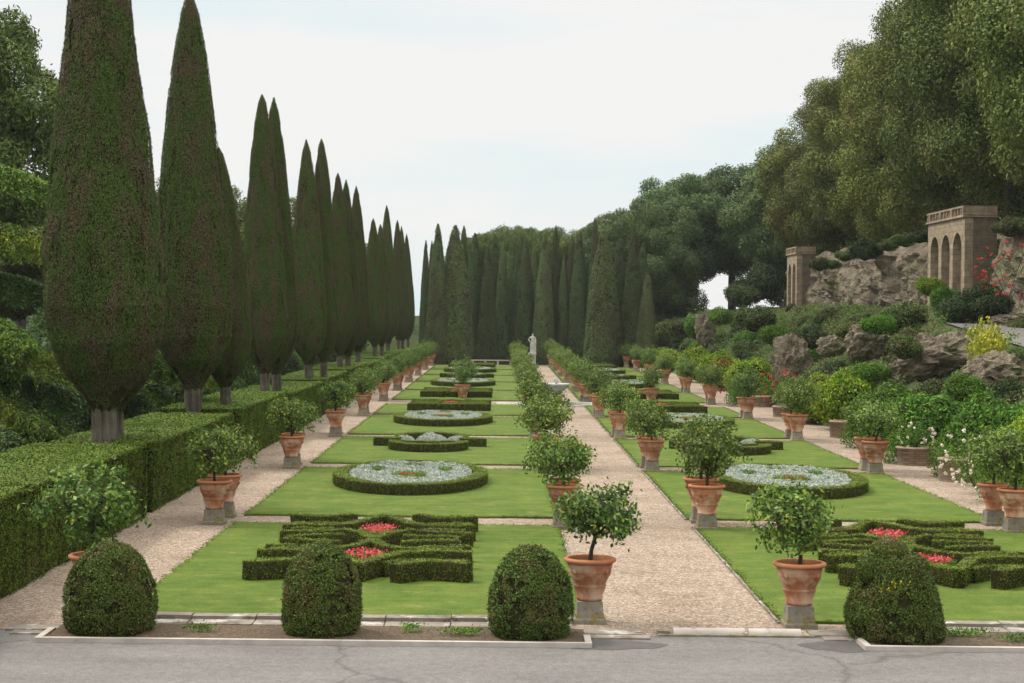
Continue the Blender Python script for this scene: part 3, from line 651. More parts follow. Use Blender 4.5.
def lemon_tree(seed, mat='lemon', cw=.78, ch=.62, nb=46, lean=(0, 0), dense=1.0, th=.38, leafn=30):
    rng = rg(seed)
    t = thing('potted_lemon_tree', '', 'potted tree')
    pot_mesh(t)
    z0 = .6; top = z0+th; c = np.array([lean[0], lean[1], top+ch*.85])
    m = MB()
    knee = np.array([lean[0]*.35+.02, lean[1]*.3, top])
    m.tube([(0, 0, z0), (0.02, 0, z0+th*.5), knee], [.042, .034, .034], 7)
    tips = []
    nm = 5; mains = []
    for k in range(nm):
        a = k*2*math.pi/nm+rng.uniform(-.4, .4); d = c+np.array([math.cos(a)*cw*.5, math.sin(a)*cw*.5, rng.uniform(-.3, .5)*ch])
        mid = knee*(.45)+d*.55+np.array([math.cos(a)*.05, math.sin(a)*.05, .03]); mains.append((mid, d)); m.tube([knee, mid, d], [.024, .018, .009], 5)
    for k in range(nb):
        u = unit(rng.normal(size=3)); rr = rng.uniform(.55, 1.0)**.7*(1+.25*rng.normal()*.5)
        p = c+u*np.array([cw, cw, ch])*rr
        if p[2] < z0+.15: p[2] = z0+.15+rng.random()*.1
        mid, d = mains[rng.integers(nm)]
        q = d if rng.random() < .6 else mid
        m.tube([q, (q+p)/2+rng.normal(size=3)*.03, p], [.009, .006, .003], 4, cap=False); tips.append(p)
    m.build('trunk', M['bark_dark'], t)
    tips = np.array(tips); n = int(nb*leafn*dense)
    idx = rng.integers(0, nb, n); off = rng.normal(size=(n, 3))*.088; P = tips[idx]+off
    # some leaves along inner crown
    k = int(n*.22); P = np.concatenate([P, c+unit(rng.normal(size=(k, 3)))*np.array([cw, cw, ch])*rng.uniform(.2, .75, (k, 1))])
    Nn = unit((P-c)*[1, 1, 1]+[0, 0, .35])
    m = MB(); m.quads(leafq(P, Nn, .105, .056, rng, .7, np.array([0, 0, -.5]), .9), 0)
    f = m.build('foliage', M[mat], t)
    return t, tips, c

PROT = {}
PROT['a'] = lemon_tree(201, lean=(.18, 0), cw=.66, ch=.48, nb=50, dense=1.15, th=.42)[0]
PROT['b'] = lemon_tree(202, lean=(-.08, 0), cw=.74, ch=.54, nb=54, th=.34)[0]
PROT['c'] = lemon_tree(203, lean=(-.14, .0), cw=.84, ch=.58, nb=62, th=.42)[0]
PROT['d'] = lemon_tree(204, 'lemon_light', lean=(.05, 0), cw=.7, ch=.66, nb=60, th=.25)[0]
PROT['e'] = lemon_tree(205, 'lemon_light', lean=(-.05, .05), cw=.62, ch=.56, nb=50, th=.2)[0]
PROT['f'] = lemon_tree(206, 'lemon', lean=(.1, .05), cw=.8, ch=.5, nb=56, th=.3)[0]
for p in PROT.values(): reg(p)
firstuse = set()
mpl = MB()
pl = [(-.235, 0), (-.235, .04), (-.2, .08), (-.19, .33)]
def plinth_mesh():
    m = MB(); rng = rg(9)
    L4 = [(.265, 0), (.262, .07), (.235, .10), (.215, .2), (.205, .36)]
    for (a, z), (b, z2) in zip(L4[:-1], L4[1:]):
        n = 6; ring = lambda s_, zz: np.array([(x, y, zz) for x, y in [(-s_+2*s_*i/n, -s_) for i in range(n)]+[(s_, -s_+2*s_*i/n) for i in range(n)]+[(s_-2*s_*i/n, s_) for i in range(n)]+[(-s_, s_-2*s_*i/n) for i in range(n)]])
        A, B = ring(a, z), ring(b, z2); A[:, :2] *= 1+(fbm(A, 9, 4, 2)-.5)[:, None]*.08; B[:, :2] *= 1+(fbm(B, 9, 4, 2)-.5)[:, None]*.08
        m.grid(np.stack([A, B]), 0, False, True); last = B
    m.poly(last, [tuple(range(len(last)))], 0)
    return m
PLI = plinth_mesh().build('stone_plinth', M['plinth']); reg(PLI); pli_used = False

def place_pot(kind, x, y, rowname, pos, rz=0, sc=1.0, plinth=True, desc=None, base=None):
    global pli_used
    z = .36 if plinth else (.05 if base is None else base)
    if desc is None: desc = 'terracotta pot with lemon tree, %s %s' % (pos, rowname)
    p = PROT[kind]; loc = (x, y, z)
    if kind not in firstuse:
        firstuse.add(kind); p.location = loc; p.rotation_euler = (0, 0, rz); p.scale = (sc,)*3; o = tag(p, desc, 'potted tree', 'potted lemon trees lining the walks')
    else: o = dup(p, desc, loc, rz, (sc,)*3, 'potted lemon trees lining the walks')
    if plinth:
        lab = 'stone plinth under lemon pot, %s %s' % (pos, rowname)
        if not pli_used: pli_used = True; PLI.location = (x, y, 0); tag(PLI, lab, 'plinth', 'stone plinths under the pots')
        else: dup(PLI, lab, (x, y, 0), 0, (1, 1, 1), 'stone plinths under the pots')
    return o

ROWS = [('in row by left hedge', -6.65, 'L'), ('in row left of path', 1.52, 'CL'), ('in row right of path', 4.86, 'CR'), ('in row by brick planters', 12.0, 'R')]
PD = [42.1, 57.4, 72.5, 87.2, 101.7, 115.9, 130.0, 144.4, 158.8, 171.6]
rr_ = rg(77)
place_pot('c', -6.52, 29.1, 'in row by left hedge', 'nearest the road', 0)
place_pot('a', 1.49, 29.3, 'in row left of path', 'nearest the road', 0)
place_pot('b', 4.86, 29.05, 'in row right of path', 'nearest the road', 0)
for nm_, X_, key in ROWS:
    for k, d0 in enumerate(PD):
        for j in (0, 1):
            if k == 4 and key in ('CL', 'CR') and j == 0: pass
            kind = ('bcf' if k < 3 else 'bdfe' if k < 5 else 'de')
            kd = kind[rr_.integers(len(kind))]
            if key in ('CL', 'CR') and k >= 4: kd = 'de'[rr_.integers(2)]
            dx = rr_.normal()*.05; pos = '%s of %s pair' % (('nearer', 'farther')[j], ORD[k])
            place_pot(kd, X_+dx, d0+1.6*j+rr_.normal()*.05, nm_, pos, rr_.uniform(0, 6.28), rr_.uniform(.94, 1.07))
place_pot('d', -2.2, 105.9, '', '', 1.0, 1.12, False, 'terracotta pot with pale lemon tree alone on left lawns beyond fifth bed')
place_pot('e', 8.75, 104.2, '', '', 2.0, 1.1, False, 'terracotta pot with lemon tree alone on right lawns beyond fifth bed')
# a few lemons on the front trees
def lemon(x, y, z, lab):
    m = MB(); m.ball((0, 0, 0), (.024, .024, .032), 0, 8, 6); o = m.build('lemon', M['yellow'], loc=(x, y, z)); return o
for par, pts_ in ((PROT['a'], [(.05, -.45, 1.25), (-.25, -.4, 1.45), (.55, -.35, 1.6)]), (PROT['c'], [(.3, -.6, 1.5), (-.2, -.7, 1.3)]), (PROT['b'], [(-.3, -.55, 1.4)])):
    for q in pts_:
        o = lemon(*q, ''); o.parent = par

# ------------------------------------------------------------------ fountain, statue, bench
t = thing('fountain', 'pale stone basin fountain on a dark stem in the middle of the path', 'fountain', (3.1, 99.6, 0))
m = MB(); m.lathe([(.02, .62), (.2, .64), (.42, .78), (.62, .95), (.72, 1.08), (.76, 1.12), (.76, 1.19), (.70, 1.19), (.66, 1.1), (.3, .98), (.02, .95)], 40, 0); m.build('basin', M['marble'], t)
m = MB(); m.lathe([(.001, 1.13), (.68, 1.131)], 32, 0); m.build('water', M['water'], t)
m = MB(); m.lathe([(.36, 0), (.36, .06), (.28, .12), (.2, .2), (.15, .35), (.17, .5), (.24, .6), (.26, .66)], 24, 0); m.build('stem', M['dark_stone'], t)
m = MB(); m.lathe([(.09, 1.1), (.07, 1.22), (.1, 1.3), (.07, 1.4), (.05, 1.5), (.015, 1.58)], 14, 0); m.ball((-.09, 0, 1.42), (.05, .05, .1), 0); m.build('finial', M['marble'], t)
m = MB(); m.lathe([(2.35, 0), (2.35, .1), (2.05, .1), (2.05, .01)], 48, 0); tag(m.build('fountain_kerb', M['stone_pale'], loc=(3.1, 99.6, .005)), 'low pale stone ring set in the gravel around the fountain', 'stone ring')
m = MB(); m.lathe([(.001, .03), (2.04, .03)], 40, 0); tag(m.build('water', M['water'], loc=(3.1, 99.6, .0)), kind='structure')
sheet('paving', -.2, 1.9, 100.0, 102.4, .008, M['stone_pale'])

def human_skin(name, joints, edges, radii, mat, parent, loc=(0, 0, 0), sub=2):
    me = bpy.data.meshes.new(name); me.from_pydata(joints, edges, []); o = bpy.data.objects.new(name, me); COL.objects.link(o); o.parent = parent; o.location = loc
    sk = o.modifiers.new('skin', 'SKIN'); sk.use_smooth_shade = True
    for i, r_ in enumerate(radii):
        v = me.skin_vertices[0].data[i]; v.radius = (r_, r_) if not isinstance(r_, tuple) else r_; v.use_root = (i == 0)
    sb = o.modifiers.new('sub', 'SUBSURF'); sb.levels = sub; sb.render_levels = sub
    me.materials.append(mat); return o
t = thing('marble_statue', 'weathered marble statue of a draped standing figure before the dark cypresses', 'statue', (3.05, 173.6, 1.28))
J = [(0, 0, 1.0), (.02, 0, 1.2), (.03, 0, 1.42), (.03, 0, 1.6), (.03, -.02, 1.7), (.02, -.03, 1.84),
     (-.11, 0, .95), (-.15, -.06, .52), (-.13, 0, .1), (-.14, -.14, .04),
     (.11, 0, .95), (.13, .02, .52), (.14, .03, .1), (.15, -.12, .04),
     (-.2, 0, 1.52), (-.36, .02, 1.26), (-.24, -.12, 1.08), (-.17, -.16, 1.04),
     (.25, 0, 1.52), (.34, .02, 1.24), (.3, -.1, 1.02), (.29, -.14, .92)]
Ed = [(0, 1), (1, 2), (2, 3), (3, 4), (4, 5), (0, 6), (6, 7), (7, 8), (8, 9), (0, 10), (10, 11), (11, 12), (12, 13), (2, 14), (14, 15), (15, 16), (16, 17), (2, 18), (18, 19), (19, 20), (20, 21)]
Ra = [(.16, .12), (.14, .11), (.19, .13), (.08, .08), (.07, .075), (.095, .11), .11, .075, .05, .04, .11, .08, .055, .04, .075, .055, .042, .04, .075, .055, .042, .04]
human_skin('figure', J, Ed, Ra, M['marble'], t)
m = MB()
m.lathe([(.3, .0), (.27, .3), (.22, .7), (.24, 1.0), (.2, 1.15)], 20, 0, c=(.06, .08, 0), dr=lambda th, z, r: .03*np.sin(th*9+z*3)); m.build('drapery', M['marble'], t)
m = MB(); m.tube([(.27, .05, 0), (.28, .05, .5), (.27, .05, .95), (.22, .06, 1.5)], [.12, .1, .11, .08], 8); m.build('cloak', M['marble'], t)
m = MB(); m.box(-.42, .42, -.4, .4, 0, .12); m.box(-.34, .34, -.32, .32, .123, 1.08); m.box(-.4, .4, -.38, .38, 1.083, 1.28)
tag(m.build('statue_pedestal', M['marble'], loc=(3.05, 173.6, 0)), 'square marble pedestal carrying the statue at the end of the path', 'pedestal')
t = thing('garden_bench', 'long low white marble bench in front of the cypress screen', 'bench', (-.85, 172.5, 0))
m = MB(); m.box(-1.95, 1.95, -.25, .25, .5, .6); m.build('seat', M['kerb'], t)
for x in (-1.8, -.6, .6, 1.8):
    m = MB(); m.box(x-.1, x+.1, -.2, .2, 0, .498); m.build('leg', M['kerb'], t)

# ------------------------------------------------------------------ cypresses
def cypress(prof, seed, n, lf, mat, ridge=.1, seg=40, lz=.16):
    """prof list of (r,z)"""
    rng = rg(seed); pr = np.array(prof); z0, z1 = pr[0, 1], pr[-1, 1]
    def surf(z, th):
        rad = np.interp(z, pr[:, 1], pr[:, 0]); P = np.stack([rad*np.cos(th), rad*np.sin(th), z], -1)
        Q = P*[1, 1, lz*3]
        f = (fbm(Q, .9, seed, 4)-.5)*2; k = rad*ridge*f+rad*ridge*.35*np.sin(th*5+z*.3+3*vn(Q, .4, seed+3))
        return np.stack([(rad+k)*np.cos(th), (rad+k)*np.sin(th), z], -1)
    m = MB(); Z, T = np.meshgrid(np.linspace(z0, z1, 70), np.linspace(0, 2*math.pi, seg, endpoint=False), indexing='ij')
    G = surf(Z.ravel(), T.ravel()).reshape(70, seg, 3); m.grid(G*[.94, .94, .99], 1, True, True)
    zt = np.linspace(z0, z1, 400); rt = np.interp(zt, pr[:, 1], pr[:, 0]); wt = rt*np.sqrt(1+np.gradient(rt, zt)**2)+.02; cdf = np.cumsum(wt)
    z = np.interp(rng.random(n), cdf/cdf[-1], zt); th = rng.random(n)*2*math.pi; P = surf(z, th); e = 1e-3
    Nn = unit(np.cross(surf(z, th+e)-P, surf(z+e, th)-P))
    hf = fbm(P*[1, 1, .4], 2.6, seed+5, 3); kp = rng.random(n) < np.clip((hf-.2)/.16, .5, 1); P, Nn, hf = P[kp], Nn[kp], hf[kp]; n = len(P); P = P+Nn*(np.where(hf < .38, -.045, 0)+rng.normal(scale=lf*.35, size=n))[:, None]
    m.quads(leafq(P, Nn, lf*1.5, lf*.6, rng, .38, np.array([0, 0, 1.]), .5), 0)
    return m
def fluted_trunk(h, r, seed):
    m = MB(); rng = rg(seed)
    z = np.linspace(-.1, h, 14); r = r*.92; m.lathe([(r*(1.15-.17*min(1, k/4)-.3*max(0, k/13-.8)*5*.6), z[k]) for k in range(14)], 40, 0, dr=lambda th, zz, r_: r_*.2*np.abs(np.sin(th*4.0+zz*.5))+r_*.08*np.sin(th*13-zz*1.3)-r_*.1)
    # broken ridges fanning out at the top
    for a in np.linspace(0, 2*math.pi, 9)[:-1]:
        m.tube([(math.cos(a)*r*.75, math.sin(a)*r*.75, h-1.3), (math.cos(a)*r*.85, math.sin(a)*r*.85, h-.4), (math.cos(a)*r*1.6, math.sin(a)*r*1.6, h+.35)], [.1, .07, .04], 6)
    return m
PA = [(.24, 2.45), (.5, 2.9), (1.0, 3.5), (1.34, 4.2), (1.5, 5.1), (1.44, 6.6), (1.28, 7.9), (1.13, 9.2), (.93, 11.2), (.73, 12.9), (.5, 14.2), (.25, 15.2), (.03, 15.6)]
PB = [(.24, 2.35), (.5, 2.8), (1.0, 3.4), (1.3, 4.15), (1.4, 5.2), (1.3, 7), (1.15, 8.8), (.95, 10.6), (.72, 12.4), (.5, 13.7), (.28, 14.8), (.03, 15.5)]
def cyp_thing(prof, seed, n, lf):
    t = thing('cypress', '', 'cypress tree'); cypress(prof, seed, n, lf, 'cypress').build('crown', [M['cypress'], M['twig_shade']], t); fluted_trunk(3.1, .31, seed).build('trunk', M['bark'], t); reg(t); return t
CA = cyp_thing(PA, 401, 190000, .042); CB = cyp_thing(PB, 402, 150000, .045)
CYP = [(CA, -9.75, 44.6, 1.0, 1.0, 0.3), (CB, -9.95, 46.6, .78, .80, 1.2), (CB, -10.0, 59.0, .92, 1.0, 3.9), (CA, -9.35, 61.6, .62, .68, 2.0),
       (CA, -9.5, 73.0, .64, .885, 1.1), (CB, -9.3, 75.2, .64, .9, 5), (CB, -9.4, 88.6, .66, .87, 2.2), (CA, -8.85, 90.6, .56, .88, 3.3),
       (CA, -9.3, 104.6, .56, .84, 4.0), (CB, -9.0, 106.6, .56, .83, .5), (CB, -9.35, 118.5, .6, .86, 1.3), (CA, -9.35, 134, .56, .77, 2.9), (CA, -8.95, 136, .5, .75, .9),
       (CB, -9.3, 149.5, .6, .90, .2), (CA, -9.2, 163, .5, .86, 1.9), (CB, -9.0, 166, .5, .84, 2.5), (CB, -9.0, 175, .5, .82, 4.4)]
def lean(o, t, rz): o.rotation_euler = (Matrix.Rotation(-t, 4, 'Y') @ Matrix.Rotation(rz, 4, 'Z')).to_euler()
PAIR = ['main tree of the %s pair', 'rear tree of the %s pair']
cn_ = 0; fu = set()
for k, (P_, x, y, sr, sh, rz) in enumerate(CYP):
    zb = 2.7*(1-sh)*.95; sh = (15.5*sh-zb)/15.5
    lab = 'clipped cypress with bulging crown on bare trunk, %s from the road by left hedge' % ORD[k]
    if P_.name not in fu:
        fu.add(P_.name); P_.location = (x, y, zb); P_.rotation_euler = (0, 0, rz); P_.scale = (sr, sr, sh); tag(P_, lab, 'cypress tree', 'clipped cypresses along the left hedge')
    else: dup(P_, lab, (x, y, zb), rz, (sr, sr, sh), 'clipped cypresses along the left hedge')
    lean([q for q in COL.objects if q.get('label') == lab][0], R(2.2 if k == 3 else 1.2), rz)
# the screen of cypresses closing the garden
E1 = [(.8, 0), (1.0, 1.0), (.96, 3), (.8, 6), (.6, 9), (.38, 11.5), (.2, 13), (.02, 13.8)]
E2 = [(.9, 0), (1.0, .8), (.85, 3.2), (.66, 6.2), (.48, 9), (.32, 11.3), (.18, 12.8), (.02, 13.6)]
def ecy(prof, seed):
    t = thing('screen_cypress', '', 'cypress tree'); cypress(prof, seed, 45000, .1, 'cypress_far', .12, 28, .1).build('crown', [M['cypress_far'], M['twig_shade']], t)
    m = MB(); m.tube([(0, 0, -.2), (0, 0, 2)], [.3, .25]); m.build('trunk', M['bark'], t); reg(t); return t
EA = ecy(E1, 411); EB = ecy(E2, 412)
# (u, v of tip, half width px, depth)
SC = [(426, 240, 7, 180), (432, 241, 8, 184), (438, 223.5, 13, 176), (448, 246, 9, 186), (455.5, 225, 20, 177), (464, 226, 12, 183), (475, 233, 13, 182), (488, 246, 13, 181), (495, 234, 13, 187), (503, 243, 11, 185), (512, 240, 11, 190),
      (521, 236, 14, 185), (526, 238, 12, 183.5), (534, 246, 10, 190), (545, 233, 12, 182), (556, 226, 12, 184), (564, 256, 9, 183), (572, 237, 12, 186), (580, 231, 13, 182), (595, 218, 11, 181), (604, 229, 20, 173), (612, 250, 12, 180), (620, 238, 13, 177), (634, 227, 16, 174), (643, 243, 12, 178), (648, 272, 14, 172)]
ca, sa = math.cos(R(.6)), math.sin(R(.6))
def world_at(u, v, d):
    du, dv = u-501, v-314
    return (du*ca+dv*sa)*d/1800, 5-(-du*sa+dv*ca)*d/1800
for k, (u, v, hw, d) in enumerate(SC):
    x, zt = world_at(u, v, d); p = (EA, EB)[k % 2]; zs = zt/(13.8 if k % 2 == 0 else 13.6); rs = hw*d/1800*.92
    lab = 'dark narrow cypress in the screen behind the statue, %s from the left' % ORD[k]
    if k < 2: p.location = (x, d, 0); p.scale = (rs, rs, zs); tag(p, lab, 'cypress tree', 'cypress screen behind the statue')
    else: dup(p, lab, (x, d, 0), k*1.7, (rs, rs, zs), 'cypress screen behind the statue')

# ------------------------------------------------------------------ hillside, rocks
def hz(X, Y):
    X = np.asarray(X, float); Y = np.asarray(Y, float)
    s_ = np.clip((X-15.0)/10.0, 0, 1); z = 5.6*(s_**.85)
    z = z*np.clip((Y-30)/25, .35, 1)
    up = np.clip((X-28.2)/1.0, 0, 1); far = np.clip((172-Y)/8, 0, 1)
    z = z+up*far*4.2+np.clip((X-28)/40, 0, 1)*3*far
    return z
def rx0(y): return 19.4+(y-58)*.085
def rz_(y): return 3.35+(y-58)*.045
def roadmix(X, Y, Z):
    X = np.asarray(X, float); Y = np.asarray(Y, float)
    a = np.clip(1-np.maximum(np.maximum(rx0(Y)-X, X-rx0(Y)-3.2), 0)/1.2, 0, 1)*np.clip((Y-54)/4, 0, 1)*np.clip((94-Y)/4, 0, 1)
    a = a*a*(3-2*a); return Z*(1-a)+(rz_(Y)-.05)*a
nx, ny = 110, 190
X, Y = np.meshgrid(np.concatenate([np.linspace(14.6, 30, 80), np.linspace(31, 140, 30)]), np.linspace(26, 330, ny))
Z = hz(X, Y)+(fbm(np.c_[X.ravel(), Y.ravel(), 0*X.ravel()], .35, 55, 4).reshape(X.shape)-.5)*1.1*np.clip((X-15.2)/3, 0, 1)-.05*(X < 15)
Z = roadmix(X, Y, Z)
m = MB(); m.grid(np.stack([X, Y, Z], -1), 0, True); tag(m.build('hillside', M['hill']), kind='structure')
def hza(x, y): return float(roadmix(x, y, hz(x, y)+(fbm(np.array([[x, y, 0.]]), .35, 55, 4)[0]-.5)*1.1*min(1, max(0, (x-15.2)/3))))

# rock face
Yw, Zw = np.meshgrid(np.linspace(78, 170, 320), np.linspace(4.5, 10.6, 46), indexing='ij')
def rockx(Yw, Zw, seed=5):
    P = np.c_[Yw.ravel(), Zw.ravel()*1.0, 0*Yw.ravel()]
    return ((fbm(P, .22, seed, 5, .6)-.5)*3.6+(np.abs(fbm(P, .9, seed+20, 4, .6)-.5))*1.6).reshape(Yw.shape)
Xw = 26.1+rockx(Yw, Zw)+(Zw-5)*.12+1.5*np.clip((Zw-9.3), 0, 2)
Zw2 = Zw+(fbm(np.c_[Yw.ravel(), Zw.ravel(), Xw.ravel()], .25, 8, 3).reshape(Yw.shape)-.5)*1.2*np.clip((Zw-7)/3, 0, 1)
m = MB(); m.grid(np.stack([Xw, Yw, Zw2], -1), 0, False); tag(m.build('rock_face', M['rock']), kind='structure')

def boulder(label, loc, r, seed, grp='boulders on the hillside'):
    m = MB(); seg, rings = 56, 34
    th = np.linspace(0, 2*math.pi, seg, endpoint=False); ph = np.linspace(.02, math.pi-.02, rings)
    D = np.stack([np.sin(ph)[:, None]*np.cos(th), np.sin(ph)[:, None]*np.sin(th), np.cos(ph)[:, None]*np.ones(seg)], -1).reshape(-1, 3)
    r = np.array(r, float); k = .5+.95*fbm(D, 1.6, seed, 4, .6)-.9*np.abs(fbm(D*[1, 1, .7], 3.2, seed+4, 4, .6)-.5)
    k = np.maximum(k, .35)
    G = (D*r*k[:, None]).reshape(rings, seg, 3); m.grid(G[::-1], 0, False, True)
    return tag(m.build('boulder', M['rock'], loc=loc), label, 'boulder', grp)
def gp(u, d):  # X on sight line u at depth d
    return (u-501-1)*d/1800
for lab, u, v, d, r, sd_ in [
    ('tall grey boulder face behind the red roses, left of the rounded bright shrub', 792, 362, 100, (1.3, 1.1, 2.1), 1),
    ('wide pale mossy boulder below the three arched pavilion', 935, 352, 76, (2.0, 1.6, 1.25), 2),
    ('pale rock outcrop among scrub, left of the mossy boulder', 868, 336, 86, (1.3, 1.1, 1.1), 3),
    ('grey boulder at the right edge below the yellow shrub', 1000, 372, 66, (1.7, 1.4, 1.1), 4),
    ('upright pale rock above the light green shrubs at the hill foot', 705, 326, 150, (1.0, .9, 1.6), 5),
    ('low brownish rock left of the yellow shrub', 905, 368, 80, (.9, .9, .9), 6),
    ('rock outcrop beside the upper road under the pavilion', 1006, 318, 88, (1.0, .9, .5), 7),
    ('low rock half hidden by scrub above the tall boulder', 832, 342, 98, (1.0, .9, .7), 8)]:
    x, z = world_at(u, v, d); boulder(lab, (x, d, z-.25), (r[0]*.9, r[1]*.9, r[2]*.88), 600+sd_)

rng = rg(950); n = 230000
Pc = np.c_[rng.uniform(15.6, 27.5, n), 50+(rng.random(n)**1.15)*126, np.zeros(n)]
Pc = Pc[(Pc[:, 0] < .287*Pc[:, 1]+1.5)]
Pc = Pc[~((Pc[:, 1] < 91) & (Pc[:, 0] > 19.2+(Pc[:, 1]-58)*.085) & (Pc[:, 0] < 22.9+(Pc[:, 1]-58)*.085))]
hb_ = roadmix(Pc[:, 0], Pc[:, 1], hz(Pc[:, 0], Pc[:, 1])+(fbm(np.c_[Pc[:, :2], 0*Pc[:, 0]], .35, 55, 4)-.5)*1.1*np.clip((Pc[:, 0]-15.2)/3, 0, 1))
mound = np.clip(fbm(np.c_[Pc[:, :2], 0*Pc[:, 0]], .55, 91, 4)-.38, 0, 1)*3.2*np.clip((27-Pc[:, 0])/5, .25, 1)
Pc[:, 2] = hb_+mound*rng.random(len(Pc))**.35
m = MB(); m.quads(leafq(Pc, np.array([-.25, -.35, 1.]), .13, .06, rng, .75), 0)
tag(m.build('ground_cover', M['scrub_mix']), 'tangled low scrub and grass covering the right slope', 'scrub', kind='stuff')
# upper road
m = MB(); Yr = np.linspace(58, 90, 20); A = []
for y in Yr:
    x0 = 19.4+(y-58)*.085; z0 = rz_(y)+.03; A.append([(x0, y, z0), (x0+3.2, y, z0)])
m.grid(np.array(A), 0, False); tag(m.build('upper_road', M['asphalt']), kind='structure')

# ------------------------------------------------------------------ arched pavilions
def pavilion(label, x, y0, y1, z0, z1, depth_x, narch):
    t = thing('arched_pavilion', label, 'pavilion', (x, y0, z0)); Lg = y1-y0; H = z1-z0; hb = .62; Hw = H-hb
    m = MB(); aw = Lg/(narch+.35*(narch+1))*1.0; pw = .35*aw; spr = Hw-.8-aw/2; zb = .25
    # front wall with arch openings in the plane x=0 facing -x, thickness .45
    def col(ya, yb, za, zb_): m.box(0, .45, ya, yb, za, zb_)
    y = 0
    cols = []
    for k in range(narch+1):
        m.box(0, .45, y, y+pw, -1.5, spr); cols.append((y, y+pw)); y += pw+aw
    # arch head: polygon ring per opening
    top = Hw-.002
    for k in range(narch):
        ya = cols[k][1]; yb = cols[k+1][0]; cy = (ya+yb)/2; r_ = aw/2; n = 14
        for i in range(n):
            a0 = math.pi-math.pi*i/n; a1 = math.pi-math.pi*(i+1)/n
            pa = (cy+r_*math.cos(a0), spr+r_*math.sin(a0)); pb = (cy+r_*math.cos(a1), spr+r_*math.sin(a1))
            V = [(0, pa[0], pa[1]), (0, pb[0], pb[1]), (0, pb[0], top), (0, pa[0], top), (.45, pa[0], pa[1]), (.45, pb[0], pb[1]), (.45, pb[0], top), (.45, pa[0], top)]
            m.poly(V, [(0, 3, 2, 1), (4, 5, 6, 7), (0, 1, 5, 4), (3, 7, 6, 2)])
    for (ya, yb) in cols: m.box(0, .45, ya, yb, spr, top)
    m.build('arcade', M['building'], t)
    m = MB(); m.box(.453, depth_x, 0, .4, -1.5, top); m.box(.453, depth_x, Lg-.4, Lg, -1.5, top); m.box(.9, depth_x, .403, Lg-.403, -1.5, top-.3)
    m.build('wall', M['brick_shaded'], t)
    m = MB(); m.box(-.12, depth_x+.02, -.1, Lg+.1, Hw, Hw+.08); m.build('cornice', M['building'], t)
    b = MB(); b.box(-.1, .1, 0, Lg, H-.1, H); b.box(-.1, .1, 0, Lg, Hw+.083, Hw+.13)
    b.box(.1, depth_x, -.02, .14, H-.1, H); b.box(.1, depth_x, -.02, .14, Hw+.123, H-.103) 
    bo = b.build('balustrade', M['building'], t)
    n = int(Lg/.62)
    for i in range(n+1):
        yy = .12+i*(Lg-.24)/n
        bb = MB()
        if i % max(1, n//narch) == 0: bb.box(-.11, .12, yy-.12, yy+.12, Hw+.133, H-.103)
        else: bb.lathe([(.07, Hw+.133), (.11, Hw+.25), (.06, Hw+.38), (.08, H-.103)], 8, 0, c=(0, yy, 0))
        bb.build('baluster', M['building'], bo)
    return t
pavilion('sand coloured pavilion with three tall arches and balustrade, high on the right', 25.1, 97.6, 106.0, 6.0, 11.15, 1.75, 3)
pavilion('smaller distant pavilion with narrow arch at the far end of the rock face', 25.1, 153.0, 158.2, 5.75, 11.0, 1.6, 2)

# ------------------------------------------------------------------ shrubs
def shrub_mesh(seed, n, lf, lobes=9, flat=.8, asp=.5, spread=.55, lr=(.3, .5), droop=False, core=True):
    rng = rg(seed); m = MB(); C = []; 
    for k in range(lobes):
        u = unit(rng.normal(size=3)); u[2] = abs(u[2])*flat; c = u*spread*rng.uniform(.5, 1, 3)+np.array([0, 0, .35]); r_ = rng.uniform(*lr); C.append((c, r_)); (m.ball(c, r_*.66, 1, 9, 6, .3, seed+k) if core else None)
    (m.ball((0, 0, .3), (.42, .42, .35), 1, 12, 7, .3, seed) if core else None)
    C.append((np.array([0, 0, .3]), .58))
    w_ = np.array([r_**2 for _, r_ in C]); w_ /= w_.sum(); idx = rng.choice(len(C), n, p=w_)
    cc = np.array([c for c, _ in C])[idx]; rr = np.array([r_ for _, r_ in C])[idx][:, None]
    D = unit(rng.normal(size=(n, 3))); P = cc+D*rr*(1-.3*np.abs(rng.normal(size=(n, 1)))*.6+rng.normal(size=(n, 1))*.06)
    keep = P[:, 2] > 0; P = P[keep]; D = D[keep]
    T = np.array([0, 0, -1.]) if droop else None
    m.quads(leafq(P, unit(D+[0, 0, .3]), lf, lf*asp, rng, .7, T, .5), 0)
    return m
SH = {}
def shrub(kind, label, x, y, z, s, rz=0, grp=None, cat='shrub', sz=None, name='shrub'):
    spec = {'bright': (501, 15000, .075, 'bright'), 'mid': (502, 15000, .075, 'mid'), 'scrub': (503, 11000, .085, 'scrub'), 'dark': (504, 11000, .085, 'dark'), 'yellow': (505, 1500, .12, 'yellow'),
            'scrub2': (506, 11000, .08, 'scrub'), 'bright2': (507, 15000, .075, 'bright'), 'mid2': (508, 15000, .07, 'mid'), 'rose': (509, 2600, .08, 'mid')}[kind]
    if kind not in SH:
        lo = dict(lobes=26, spread=.75, lr=(.16, .34)) if kind in ('scrub', 'scrub2', 'dark') else dict(lobes=18, spread=.62, lr=(.2, .4)) if kind not in ('yellow', 'rose') else dict(lobes=7, spread=.6)
        o = shrub_mesh(spec[0], spec[1], spec[2], core=kind not in ('rose', 'yellow'), **lo).build(name, [M[spec[3]], M['twig_shade']]); SH[kind] = o; CH[o.name] = []
        o.location = (x, y, z); o.rotation_euler = (0, 0, rz); o.scale = (s, s, sz or s); tag(o, label, cat, grp); return o
    return dup(SH[kind], label, (x, y, z), rz, (s, s, sz or s), grp, cat)

